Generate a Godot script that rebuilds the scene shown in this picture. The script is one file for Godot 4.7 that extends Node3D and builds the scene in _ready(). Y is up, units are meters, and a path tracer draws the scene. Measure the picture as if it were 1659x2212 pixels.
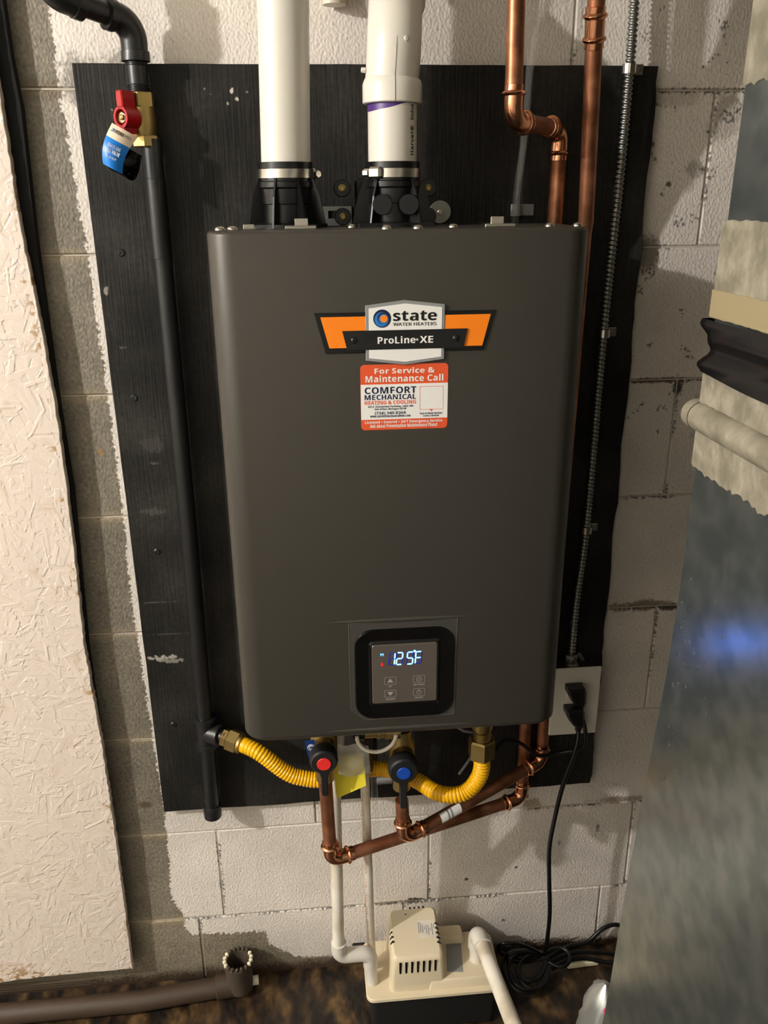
extends Node3D
# Metres, y up, block wall at z = 0, floor at y = 0.

var M := {}
const FZ := 0.29          # front face of the heater
const HT := 1.450         # its top
const HB := 0.764         # its bottom

# ------------------------------------------------------------------ helpers
func begin() -> SurfaceTool:
	var st := SurfaceTool.new()
	st.begin(Mesh.PRIMITIVE_TRIANGLES)
	return st

func tag(o, label: String, category: String, group := "", kind := ""):
	if label: o.set_meta("label", label)
	if category: o.set_meta("category", category)
	if group: o.set_meta("group", group)
	if kind: o.set_meta("kind", kind)
	return o

func thing(called: String, label: String, category: String, at: Vector3, group := "") -> Node3D:
	var o := Node3D.new()
	o.name = called
	add_child(o, true)
	o.position = at
	o.set_meta("base", at)
	tag(o, label, category, group)
	return o

func part(called: String, st: SurfaceTool, mat: Material, parent: Node3D = null, label := "") -> MeshInstance3D:
	st.generate_normals()
	return put(called, st.commit(), mat, parent, label)

func put(called: String, mesh: Mesh, mat: Material, parent: Node3D = null, label := "") -> MeshInstance3D:
	var o := MeshInstance3D.new()
	o.name = called
	o.mesh = mesh
	o.material_override = mat
	var p: Node3D = parent if parent else self
	p.add_child(o, true)
	if p.has_meta("base"):
		o.position = -(p.get_meta("base") as Vector3)
	if label: o.set_meta("label", label)
	return o

func tri(st: SurfaceTool, a: Vector3, b: Vector3, c: Vector3):
	st.add_vertex(a); st.add_vertex(c); st.add_vertex(b)

# a convex flat face turned so that it looks along «out»
func face(st: SurfaceTool, v: Array, out: Vector3, uvf := ""):
	st.set_smooth_group(-1)
	var n: Vector3 = (v[1] - v[0]).cross(v[2] - v[0])
	var w := v.duplicate()
	if n.dot(out) < 0: w.reverse()
	for i in range(1, w.size() - 1):
		for q in [w[0], w[i + 1], w[i]]:
			if uvf: st.set_uv(surface_uv(uvf, q))
			st.add_vertex(q)

func box(st: SurfaceTool, c: Vector3, s: Vector3, b := 0.0, uvf := "", basis := Basis()):
	var h := s / 2.0
	b = minf(b, minf(h.x, minf(h.y, h.z)) * 0.95)
	var vx := {}
	for sx in [-1, 1]:
		for sy in [-1, 1]:
			for sz in [-1, 1]:
				var k := Vector3(sx, sy, sz)
				vx[k] = [c + basis * (k * Vector3(h.x, h.y - b, h.z - b)), c + basis * (k * Vector3(h.x - b, h.y, h.z - b)), c + basis * (k * Vector3(h.x - b, h.y - b, h.z))]
	for ax in 3:
		for s1 in [-1, 1]:
			var q := []
			for t in [[-1, -1], [1, -1], [1, 1], [-1, 1]]:
				var k := Vector3.ZERO
				k[ax] = s1; k[(ax + 1) % 3] = t[0]; k[(ax + 2) % 3] = t[1]
				q.append(vx[k][ax])
			var o := Vector3.ZERO
			o[ax] = s1
			face(st, q, basis * o, uvf)
	if b <= 0.0: return
	for ax in 3:
		var a1 := (ax + 1) % 3
		var a2 := (ax + 2) % 3
		for s1 in [-1, 1]:
			for s2 in [-1, 1]:
				var k := Vector3.ZERO
				var l := Vector3.ZERO
				k[ax] = -1; l[ax] = 1; k[a1] = s1; l[a1] = s1; k[a2] = s2; l[a2] = s2
				var o := Vector3.ZERO
				o[a1] = s1; o[a2] = s2
				face(st, [vx[k][a1], vx[k][a2], vx[l][a2], vx[l][a1]], basis * o, uvf)
	for k in vx: face(st, vx[k], basis * k, uvf)

# perpendicular frame of a direction
func frame(d: Vector3) -> Basis:
	var u := Vector3.UP.cross(d)
	if u.length() < 0.01: u = Vector3.RIGHT
	u = u.normalized()
	return Basis(u, d.cross(u).normalized(), d)

# a tube along points; r is a number or an array of radii
func tube(st: SurfaceTool, pts: Array, r, sides := 20, caps := true, hard := 0.7):
	var n := pts.size()
	var dirs := []
	for i in n:
		var d := Vector3.ZERO
		if i > 0: d += (pts[i] - pts[i - 1]).normalized()
		if i < n - 1: d += (pts[i + 1] - pts[i]).normalized()
		if d.length() < 1e-6: d = dirs[i - 1] if i else Vector3.UP
		dirs.append(d.normalized())
	var u: Vector3 = frame(dirs[0]).x
	var rings := []
	var dist := 0.0
	var along := []
	for i in n:
		if i:
			dist += pts[i].distance_to(pts[i - 1])
			u = (u - dirs[i] * u.dot(dirs[i])).normalized()
		along.append(dist)
		var v: Vector3 = dirs[i].cross(u)
		var rad: float = r[i] if r is Array else r
		var ring := []
		for k in sides:
			var a := TAU * k / sides
			ring.append(pts[i] + (u * cos(a) + v * sin(a)) * rad)
		rings.append(ring)
	skin(st, rings, dirs, hard, along)
	if caps:
		face(st, rings[0], -dirs[0])
		face(st, rings[n - 1], dirs[n - 1])

# joins closed rings (equal count); a sharp turn of the outline starts a new smooth group
func skin(st: SurfaceTool, rings: Array, _dirs := [], hard := 0.7, along := []):
	var g := 1
	var sides: int = rings[0].size()
	for i in rings.size() - 1:
		if i:
			var a: Vector3 = rings[i][0] - rings[i - 1][0]
			var b: Vector3 = rings[i + 1][0] - rings[i][0]
			if a.length() > 1e-7 and b.length() > 1e-7 and a.angle_to(b) > hard: g = g % 28 + 1
		st.set_smooth_group(g)
		for k in sides:
			var l := (k + 1) % sides
			var va: float = along[i] if along else float(i)
			var vb: float = along[i + 1] if along else float(i + 1)
			var q := [[rings[i][k], Vector2(float(k) / sides, va)], [rings[i][l], Vector2(float(k + 1) / sides, va)], [rings[i + 1][l], Vector2(float(k + 1) / sides, vb)], [rings[i + 1][k], Vector2(float(k) / sides, vb)]]
			for w in [0, 2, 1, 0, 3, 2]:
				st.set_uv(q[w][1])
				st.add_vertex(q[w][0])

# body of revolution: profile of Vector2(radius, height) along axis d from origin o
func lathe(st: SurfaceTool, o: Vector3, d: Vector3, prof: Array, sides := 28, hard := 0.5, caps := true):
	var f := frame(d.normalized())
	var rings := []
	for p in prof:
		var ring := []
		for k in sides:
			var a := TAU * k / sides
			ring.append(o + f.z * p.y + (f.x * cos(a) + f.y * sin(a)) * maxf(p.x, 0.00002))
		rings.append(ring)
	var g := 1
	for i in rings.size() - 1:
		if i:
			var a: Vector2 = prof[i] - prof[i - 1]
			var b: Vector2 = prof[i + 1] - prof[i]
			if absf(a.angle_to(b)) > hard: g = g % 28 + 1
		st.set_smooth_group(g)
		for k in sides:
			var l := (k + 1) % sides
			var q := [rings[i][k], rings[i][l], rings[i + 1][l], rings[i + 1][k]]
			tri(st, q[0], q[1], q[2]); tri(st, q[0], q[2], q[3])
	if caps:
		face(st, rings[0], -f.z)
		face(st, rings[rings.size() - 1], f.z)

# hexagon nut along d
func nut(st: SurfaceTool, o: Vector3, d: Vector3, r: float, h: float, ch := 0.0012):
	var f := frame(d.normalized())
	var rings := []
	for p in [[r - ch, 0.0], [r, ch], [r, h - ch], [r - ch, h]]:
		var ring := []
		for k in 6:
			var a := TAU * (k + 0.5) / 6
			ring.append(o + f.z * p[1] + (f.x * cos(a) + f.y * sin(a)) * p[0])
		rings.append(ring)
	for i in 3:
		for k in 6:
			var l := (k + 1) % 6
			var m: Vector3 = (rings[1][k] + rings[1][l]) / 2 - o
			m -= f.z * m.dot(f.z)
			face(st, [rings[i][k], rings[i][l], rings[i + 1][l], rings[i + 1][k]], m)
	face(st, rings[0], -f.z)
	face(st, rings[3], f.z)

# extrusion of an outline (x, y of xf) from z0 to z1 with a bevelled front
func prism(st: SurfaceTool, poly, z0: float, z1: float, xf := Transform3D(), bevel := 0.0, uvf := ""):
	var p := PackedVector2Array(poly)
	var area := 0.0
	for i in p.size(): area += p[i].cross(p[(i + 1) % p.size()])
	if area < 0: p.reverse()
	var n := p.size()
	var ins := PackedVector2Array()
	for i in n:
		var d1 := (p[i] - p[(i + n - 1) % n]).normalized()
		var d2 := (p[(i + 1) % n] - p[i]).normalized()
		var m := (d1.orthogonal() + d2.orthogonal()) / -1.0
		m = m / maxf(m.length_squared(), 0.3) * 2.0
		ins.append(p[i] - m * -bevel if false else p[i] + m * bevel)
	var idx := Geometry2D.triangulate_polygon(ins)
	st.set_smooth_group(-1)
	for t in range(0, idx.size(), 3):
		var a := ins[idx[t]]
		var b := ins[idx[t + 1]]
		var c := ins[idx[t + 2]]
		if (b - a).cross(c - a) < 0:
			var s := b
			b = c; c = s
		for q in [a, c, b]: emit(st, xf, uvf, Vector3(q.x, q.y, z1))
	var idb := Geometry2D.triangulate_polygon(p)
	for t in range(0, idb.size(), 3):
		var a := p[idb[t]]
		var b := p[idb[t + 1]]
		var c := p[idb[t + 2]]
		if (b - a).cross(c - a) < 0:
			var s := b
			b = c; c = s
		for q in [a, b, c]: emit(st, xf, uvf, Vector3(q.x, q.y, z0))
	var zs := z1 - bevel
	for i in n:
		var j := (i + 1) % n
		var A := Vector3(p[i].x, p[i].y, z0)
		var B := Vector3(p[j].x, p[j].y, z0)
		var C := Vector3(p[j].x, p[j].y, zs)
		var D := Vector3(p[i].x, p[i].y, zs)
		for q in [A, C, B, A, D, C]: emit(st, xf, uvf, q)
		if bevel > 0:
			var E := Vector3(ins[j].x, ins[j].y, z1)
			var F := Vector3(ins[i].x, ins[i].y, z1)
			for q in [D, E, C, D, F, E]: emit(st, xf, uvf, q)

func emit(st: SurfaceTool, xf: Transform3D, uvf: String, q: Vector3):
	if uvf: st.set_uv(surface_uv(uvf, xf * q))
	st.add_vertex(xf * q)

func surface_uv(which: String, v: Vector3) -> Vector2:
	if which == "wall": return Vector2((v.x + 0.6) / 1.2, 1.0 - v.y / 1.8)
	if which == "strand": return Vector2((v.x + 1.02) / 0.52, 1.0 - (v.y - 0.06) / 1.30)
	return Vector2((v.x + 0.4096) / 0.8005, 1.0 - (v.y - 0.4328) / 1.221)

func rrect(cx: float, cy: float, w: float, h: float, r: float, n := 5) -> PackedVector2Array:
	var o := PackedVector2Array()
	for c in [[1, 1, 0.0], [-1, 1, 0.25], [-1, -1, 0.5], [1, -1, 0.75]]:
		for i in n + 1:
			var a: float = TAU * (c[2] + 0.25 * i / n)
			o.append(Vector2(cx + c[0] * (w / 2 - r) + cos(a) * r, cy + c[1] * (h / 2 - r) + sin(a) * r))
	return o

func disc(cx: float, cy: float, r: float, n := 28) -> PackedVector2Array:
	var o := PackedVector2Array()
	for i in n: o.append(Vector2(cx + cos(TAU * i / n) * r, cy + sin(TAU * i / n) * r))
	return o

# a flat ring: outer and inner outline of equal count
func ring_plate(st: SurfaceTool, a: PackedVector2Array, za: float, b: PackedVector2Array, zb: float):
	for i in a.size():
		var j := (i + 1) % a.size()
		face(st, [Vector3(a[i].x, a[i].y, za), Vector3(a[j].x, a[j].y, za), Vector3(b[j].x, b[j].y, zb), Vector3(b[i].x, b[i].y, zb)], Vector3(0, 0, 1))

func write(s: String, parent: Node3D, mat: Material, x0: float, x1: float, y0: float, y1: float, z: float, weight := 700, family := "Droid Sans", depth := 0.0004) -> MeshInstance3D:
	var t := TextMesh.new()
	var f := SystemFont.new()
	f.font_names = PackedStringArray([family])
	f.font_weight = weight
	t.font = f
	t.text = s
	t.font_size = 48
	t.pixel_size = 0.001
	t.curve_step = 2.0
	t.depth = 0.01
	var bb := t.get_aabb()
	var sc := Vector3((x1 - x0) / bb.size.x, (y1 - y0) / bb.size.y, depth / 0.01)
	var o := put("lettering", t, mat, parent)
	var off := o.position
	o.scale = sc
	o.position = off + Vector3((x0 + x1) / 2, (y0 + y1) / 2, z) - bb.get_center() * sc
	return o

# points of a path whose corners are rounded
func rounded(pts: Array, rad: float, n := 8) -> Array:
	var o := [pts[0]]
	for i in range(1, pts.size() - 1): o.append_array(bend(pts[i - 1], pts[i], pts[i + 1], rad, n))
	o.append(pts[pts.size() - 1])
	return o

func bend(a: Vector3, c: Vector3, b: Vector3, rad: float, n := 8) -> Array:
	var d1 := (a - c).normalized()
	var d2 := (b - c).normalized()
	var half := d1.angle_to(d2) / 2.0
	var t := rad / tan(half)
	var centre := c + (d1 + d2).normalized() * rad / sin(half)
	var s := c + d1 * t - centre
	var e := c + d2 * t - centre
	var o := []
	for i in n + 1: o.append(centre + s.slerp(e, float(i) / n))
	return o

func smooth_path(pts: Array, step: float) -> Array:
	var c := Curve3D.new()
	c.bake_interval = step
	for i in pts.size():
		var tan3 := Vector3.ZERO
		if i > 0 and i < pts.size() - 1: tan3 = (pts[i + 1] - pts[i - 1]) * 0.18
		elif i == 0: tan3 = (pts[1] - pts[0]) * 0.3
		else: tan3 = (pts[i] - pts[i - 1]) * 0.3
		c.add_point(pts[i], -tan3, tan3)
	var n := int(c.get_baked_length() / step)
	var o := []
	for i in n + 1: o.append(c.sample_baked(c.get_baked_length() * i / n, true))
	return o

# ------------------------------------------------------------------ materials
func mat(called: String, c: Color, rough := 0.5, metal := 0.0) -> StandardMaterial3D:
	var m := StandardMaterial3D.new()
	m.resource_name = called
	m.albedo_color = c
	m.roughness = rough
	m.metallic = metal
	M[called] = m
	return m

func noise(seed_: int, freq: float, oct := 3, type := FastNoiseLite.TYPE_SIMPLEX_SMOOTH) -> FastNoiseLite:
	var n := FastNoiseLite.new()
	n.seed = seed_
	n.frequency = freq
	n.noise_type = type
	n.fractal_octaves = oct
	return n

func noise_tex(n: FastNoiseLite, w: int, h: int, ramp: Gradient = null) -> ImageTexture:
	var im := n.get_seamless_image(w, h)
	if ramp:
		var src := im.get_data()
		var lut := []
		for i in 256:
			var c := ramp.sample(i / 255.0)
			lut.append([c.r8, c.g8, c.b8])
		var out := PackedByteArray()
		out.resize(w * h * 3)
		for i in w * h:
			var c = lut[src[i]]
			out[i * 3] = c[0]; out[i * 3 + 1] = c[1]; out[i * 3 + 2] = c[2]
		im = Image.create_from_data(w, h, false, Image.FORMAT_RGB8, out)
	return ImageTexture.create_from_image(im)

func grad(cols: Array, offs: Array) -> Gradient:
	var g := Gradient.new()
	g.colors = PackedColorArray(cols)
	g.offsets = PackedFloat32Array(offs)
	return g

func triplanar(m: StandardMaterial3D, scale_: float):
	m.uv1_triplanar = true
	m.uv1_world_triplanar = true
	m.uv1_scale = Vector3.ONE * scale_

func make_materials():
	mat("heater_paint", Color(0.262, 0.248, 0.222), 0.42, 0.35)
	var hn := noise_tex(noise(3, 0.35, 2), 256, 256)
	M.heater_paint.heightmap_enabled = true
	M.heater_paint.heightmap_texture = hn
	M.heater_paint.heightmap_scale = 0.002
	triplanar(M.heater_paint, 12.0)
	mat("black_plastic", Color(0.036, 0.036, 0.038), 0.3)
	mat("matte_black", Color(0.06, 0.06, 0.06), 0.6)
	mat("soot", Color(0.022, 0.021, 0.02), 0.9)
	mat("rubber", Color(0.05, 0.05, 0.055), 0.33)
	mat("black_paint", Color(0.10, 0.10, 0.10), 0.33)
	mat("gloss_black", Color(0.035, 0.036, 0.042), 0.12)
	mat("pvc", Color(0.86, 0.835, 0.785), 0.28)
	mat("old_pvc", Color(0.88, 0.84, 0.76), 0.42)
	M.old_pvc.albedo_color = Color.WHITE
	M.old_pvc.albedo_texture = noise_tex(noise(21, 0.012, 4), 256, 256, grad([Color(0.70, 0.64, 0.54), Color(0.86, 0.82, 0.75), Color(0.92, 0.89, 0.83)], [0.1, 0.42, 0.7]))
	triplanar(M.old_pvc, 3.0)
	mat("pump_plastic", Color(0.86, 0.80, 0.68), 0.4)
	mat("copper", Color(0.80, 0.50, 0.33), 0.42, 0.8)
	M.copper.albedo_color = Color.WHITE
	M.copper.albedo_texture = noise_tex(noise(9, 0.015, 4), 256, 256, grad([Color(0.50, 0.32, 0.22), Color(0.65, 0.43, 0.31), Color(0.76, 0.53, 0.40)], [0.2, 0.5, 0.8]))
	triplanar(M.copper, 4.0)
	mat("bright_copper", Color(0.88, 0.62, 0.47), 0.22, 1.0)
	mat("brass", Color(0.68, 0.59, 0.38), 0.42, 1.0)
	mat("steel", Color(0.80, 0.78, 0.74), 0.24, 1.0)
	mat("zinc", Color(0.62, 0.62, 0.60), 0.4, 1.0)
	mat("red_plastic", Color(0.90, 0.19, 0.17), 0.4)
	mat("red_paint", Color(0.66, 0.03, 0.06), 0.35)
	mat("blue_plastic", Color(0.08, 0.27, 0.66), 0.4)
	mat("yellow_hose", Color(0.93, 0.70, 0.05), 0.3)
	mat("yellow_paper", Color(0.90, 0.82, 0.18), 0.6)
	mat("white_print", Color(0.93, 0.92, 0.90), 0.45)
	mat("gray_print", Color(0.55, 0.55, 0.55), 0.4)
	mat("black_print", Color(0.05, 0.05, 0.06), 0.4)
	mat("orange_print", Color(0.98, 0.52, 0.03), 0.4)
	mat("red_orange_print", Color(0.88, 0.33, 0.16), 0.45)
	mat("navy_print", Color(0.06, 0.09, 0.25), 0.4)
	mat("sky_print", Color(0.15, 0.48, 0.75), 0.4)
	mat("purple_primer", Color(0.30, 0.18, 0.45), 0.4)
	mat("tag_blue", Color(0.05, 0.47, 0.82), 0.4)
	mat("tag_cream", Color(0.92, 0.84, 0.74), 0.5)
	mat("tag_navy", Color(0.06, 0.20, 0.45), 0.4)
	mat("wall_plate", Color(0.86, 0.84, 0.79), 0.35)
	mat("pale_print", Color(0.62, 0.60, 0.57), 0.5)
	mat("screen_glass", Color(0.34, 0.31, 0.285), 0.22)
	mat("pink", Color(0.85, 0.20, 0.40), 0.35)
	mat("mastic", Color(0.80, 0.76, 0.66), 0.6)
	M.mastic.albedo_color = Color.WHITE
	M.mastic.albedo_texture = noise_tex(noise(31, 0.02, 4), 256, 256, grad([Color(0.44, 0.42, 0.355), Color(0.51, 0.485, 0.42), Color(0.57, 0.545, 0.475)], [0.2, 0.5, 0.8]))
	M.mastic.heightmap_enabled = true
	M.mastic.heightmap_texture = noise_tex(noise(32, 0.05, 3), 256, 256)
	M.mastic.heightmap_scale = 0.12
	triplanar(M.mastic, 5.0)
	mat("tan_tape", Color(0.56, 0.51, 0.39), 0.5)
	mat("faded_red", Color(0.74, 0.45, 0.38), 0.5)
	mat("foil", Color(0.74, 0.75, 0.74), 0.35, 0.8)
	var clear := mat("clear_tube", Color(0.92, 0.92, 0.92, 0.02), 0.03)
	clear.transparency = BaseMaterial3D.TRANSPARENCY_ALPHA
	var film := mat("film", Color(0.9, 0.9, 0.9, 0.03), 0.04)
	film.transparency = BaseMaterial3D.TRANSPARENCY_ALPHA
	mat("film_rim", Color(0.36, 0.345, 0.31), 0.3)
	var bagm := mat("clear_bag", Color(0.80, 0.77, 0.72, 0.5), 0.2)
	bagm.transparency = BaseMaterial3D.TRANSPARENCY_ALPHA
	for d in [["lit_digit", Color(0.30, 0.55, 1.0), 11.0], ["ghost_digit", Color(0.05, 0.20, 1.0), 0.3], ["lit_flame", Color(1.0, 0.05, 0.08), 1.2], ["lit_tap", Color(0.4, 0.75, 1.0), 1.6], ["bulb_glass", Color(1.0, 0.86, 0.66), 6.0]]:
		var m := mat(d[0], Color(0.1, 0.1, 0.12), 0.5)
		m.emission_enabled = true
		m.emission = d[1]
		m.emission_energy_multiplier = d[2]
	# galvanised sheet
	mat("galvanised", Color.WHITE, 0.24, 0.85)
	M.galvanised.albedo_texture = noise_tex(noise(41, 0.03, 4), 256, 256, grad([Color(0.47, 0.50, 0.50), Color(0.52, 0.55, 0.545), Color(0.57, 0.59, 0.58)], [0.25, 0.5, 0.75]))
	M.galvanised.heightmap_enabled = true
	M.galvanised.heightmap_texture = noise_tex(noise(42, 0.006, 2), 256, 256)
	M.galvanised.heightmap_scale = 0.012
	triplanar(M.galvanised, 3.0)
	# wet brown floor
	mat("wet_floor", Color.WHITE, 0.42)
	M.wet_floor.albedo_texture = noise_tex(noise(51, 0.016, 5), 512, 512, grad([Color(0.09, 0.066, 0.045), Color(0.17, 0.12, 0.072), Color(0.25, 0.18, 0.10), Color(0.38, 0.295, 0.175)], [0.28, 0.46, 0.64, 0.88]))
	M.wet_floor.heightmap_enabled = true
	M.wet_floor.heightmap_texture = noise_tex(noise(52, 0.05, 4), 256, 256)
	M.wet_floor.heightmap_scale = 0.25
	M.wet_floor.uv1_triplanar = true
	M.wet_floor.uv1_world_triplanar = true
	M.wet_floor.uv1_scale = Vector3(2.6, 2.6, 1.6)
	mat("rusty_pipe", Color(0.23, 0.17, 0.115), 0.6)
	mat("plain_plaster", Color(0.77, 0.76, 0.725), 0.8)
	mat("joist_wood", Color(0.52, 0.40, 0.27), 0.8)
	mat("mortar", Color(0.74, 0.70, 0.64), 0.9)
	mat("terracotta", Color(0.27, 0.225, 0.175), 0.8)
	mat("old_white", Color(0.88, 0.84, 0.72), 0.6)

# paint, bare block, stains: one colour map for the whole wall, 1.2 m x 1.8 m
const ROWS := [0.0, 0.158, 0.368, 0.581, 0.795, 1.006, 1.205, 1.410, 1.625, 1.83]
const JOINTS := [0.44, 0.49, 0.272, 0.49, 0.272, 0.48, 0.272, 0.487, 0.272]

func lerp_table(t: Array, v: float) -> float:
	for i in t.size() - 1:
		if v <= t[i + 1][0]: return lerpf(t[i][1], t[i + 1][1], clampf((v - t[i][0]) / (t[i + 1][0] - t[i][0]), 0, 1))
	return t[t.size() - 1][1]

func make_wall_material():
	var w := 720
	var h := 1080
	var a := noise(61, 0.004, 4).get_image(w, h).get_data()
	var b := noise(62, 0.03, 4).get_image(w, h).get_data()
	var c := noise(63, 0.22, 3).get_image(w, h).get_data()
	var out := PackedByteArray()
	out.resize(w * h * 3)
	var xb_t := [[0.0, -0.40], [0.17, -0.402], [0.21, -0.42], [0.41, -0.4145], [0.85, -0.4245], [1.1, -0.4215], [1.4, -0.4245], [1.62, -0.436], [1.8, -0.434]]
	var yb_t := [[-0.6, 0.19], [-0.412, 0.155], [-0.39, 0.118], [-0.245, 0.108], [-0.24, 0.076], [-0.205, 0.05], [-0.19, 0.035], [0.1, 0.012], [0.6, 0.012]]
	var yb := []
	for i in w: yb.append(lerp_table(yb_t, -0.6 + 1.2 * i / w))
	# marks with a shape of their own: x, y, rx, ry, strength, r, g, b
	var marks := [[0.055, 0.160, 0.02, 0.008, 0.9, 40, 34, 26], [0.02, 0.158, 0.05, 0.004, 0.6, 60, 50, 38], [0.47, 0.80, 0.06, 0.0085, 0.6, 92, 72, 50], [0.51, 0.795, 0.02, 0.006, 0.8, 50, 38, 28],
		[0.285, 0.378, 0.02, 0.012, 0.55, 120, 100, 76], [0.40, 1.405, 0.03, 0.022, 0.5, 70, 62, 52], [0.505, 1.585, 0.02, 0.03, 0.25, 80, 72, 60], [0.43, 1.62, 0.04, 0.012, 0.25, 120, 105, 88],
		[0.44, 1.205, 0.05, 0.004, 0.7, 50, 42, 34], [0.482, 1.195, 0.008, 0.014, 0.8, 40, 34, 28], [-0.44, 1.625, 0.05, 0.012, 0.5, 90, 78, 60], [-0.395, 1.63, 0.03, 0.03, 0.45, 66, 60, 52],
		[-0.34, 1.655, 0.03, 0.018, 0.4, 80, 76, 68], [0.46, 0.375, 0.05, 0.007, 0.5, 110, 92, 72], [-0.445, 1.115, 0.006, 0.006, 0.9, 150, 120, 74], [-0.445, 0.44, 0.01, 0.006, 0.7, 70, 54, 38],
		[0.16, 0.205, 0.003, 0.003, 0.8, 60, 50, 42], [0.26, 0.225, 0.003, 0.003, 0.8, 70, 60, 50], [0.24, 0.09, 0.004, 0.003, 0.7, 80, 66, 52], [0.345, 0.28, 0.004, 0.009, 0.5, 90, 78, 66], [0.42, 0.31, 0.004, 0.01, 0.6, 50, 42, 34],
		[0.468, 1.52, 0.014, 0.012, 0.3, 80, 72, 62], [0.43, 1.50, 0.003, 0.003, 0.7, 70, 60, 50]]
	var cell := {}
	for mk in marks:
		for j in range(maxi(0, int((1.8 - mk[1] - mk[3] * 1.5) / 1.8 * h)), mini(h, int((1.8 - mk[1] + mk[3] * 1.5) / 1.8 * h) + 1)):
			for i in range(maxi(0, int((mk[0] - mk[2] * 1.5 + 0.6) / 1.2 * w)), mini(w, int((mk[0] + mk[2] * 1.5 + 0.6) / 1.2 * w) + 1)):
				var d := Vector2((-0.6 + 1.2 * i / w - mk[0]) / mk[2], (1.8 - 1.8 * j / h - mk[1]) / mk[3]).length()
				var s: float = mk[4] * clampf((1.25 - d) * 2.2 + (c[j * w + i] + b[j * w + i] - 256) / 110.0, 0, 1)
				if s > 0.02: cell[j * w + i] = [s, mk[5], mk[6], mk[7]]
	for j in h:
		var y := 1.8 - 1.8 * j / h
		var xb := lerp_table(xb_t, y)
		var row := 0
		while row < 8 and y > ROWS[row + 1]: row += 1
		var dy := minf(y - ROWS[row], ROWS[row + 1] - y)
		for i in w:
			var k := j * w + i
			var x := -0.6 + 1.2 * i / w
			var jit := (c[k] - 128) * 0.000035 + (b[k] - 128) * 0.00002
			var dx := absf(fposmod(x - JOINTS[row] + 0.203, 0.406) - 0.203)
			var d := minf(dy, dx)
			var s: float
			if x + jit > xb and y + jit * 1.6 > yb[i]:
				s = 1.0 + (a[k] - 128) * 0.0007 + (c[k] - 128) * 0.0003
				# dark pinholes and cracks near the joints
				var near := clampf(1.0 - (d + jit) / 0.008, 0, 1)
				var mark := clampf((a[k] - 122 + (16 if x > 0.3 else 0)) / 20.0, 0, 1) * clampf((near * 90 + c[k] - 190) / 30.0, 0, 1) if near > 0.0 else 0.0
				if mark > 0.0: s *= 1.0 - 0.6 * mark
				elif x > 0.36 and y > 1.1 and b[k] > 200 and c[k] > 135: s *= 0.55
				elif c[k] > 214: s *= 0.72
				out[k * 3] = mini(255, int(221 * s)); out[k * 3 + 1] = mini(255, int(212 * s)); out[k * 3 + 2] = mini(255, int(201 * s))
			else:
				s = 1.0 + (a[k] - 128) * 0.0010 + (c[k] - 128) * 0.0016 + (b[k] - 128) * 0.0006
				var t := clampf(1.0 - (dy + jit * 2.0) / 0.014, 0, 1) * 0.8
				if y < 0.17: t = maxf(t, 0.25)
				out[k * 3] = clampi(int(lerpf(122, 156, t) * s), 0, 255); out[k * 3 + 1] = clampi(int(lerpf(114, 140, t) * s), 0, 255); out[k * 3 + 2] = clampi(int(lerpf(99, 112, t) * s), 0, 255)
			if y < 0.045:
				var t := clampf((0.03 - y + jit * 3.0) / 0.02, 0, 1)
				for e in 3: out[k * 3 + e] = int(lerpf(out[k * 3 + e], [58, 44, 30][e], t))
			if cell.has(k):
				var q = cell[k]
				for e in 3: out[k * 3 + e] = int(lerpf(out[k * 3 + e], q[1 + e], q[0]))
	var m := mat("block_wall", Color.WHITE, 0.62)
	m.texture_repeat = false
	m.albedo_texture = ImageTexture.create_from_image(Image.create_from_data(w, h, false, Image.FORMAT_RGB8, out))
	var hi := noise(64, 0.21, 3)
	hi.domain_warp_enabled = true
	hi.domain_warp_amplitude = 5
	hi.domain_warp_frequency = 0.03
	m.heightmap_enabled = true
	m.heightmap_texture = ImageTexture.create_from_image(stretched(hi))
	m.heightmap_scale = 0.11

# stipple left by the roller, a little longer than wide
func stretched(n: FastNoiseLite) -> Image:
	var im := n.get_image(1200, 1200)
	im.resize(1200, 1800, Image.INTERPOLATE_CUBIC)
	return im

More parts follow.
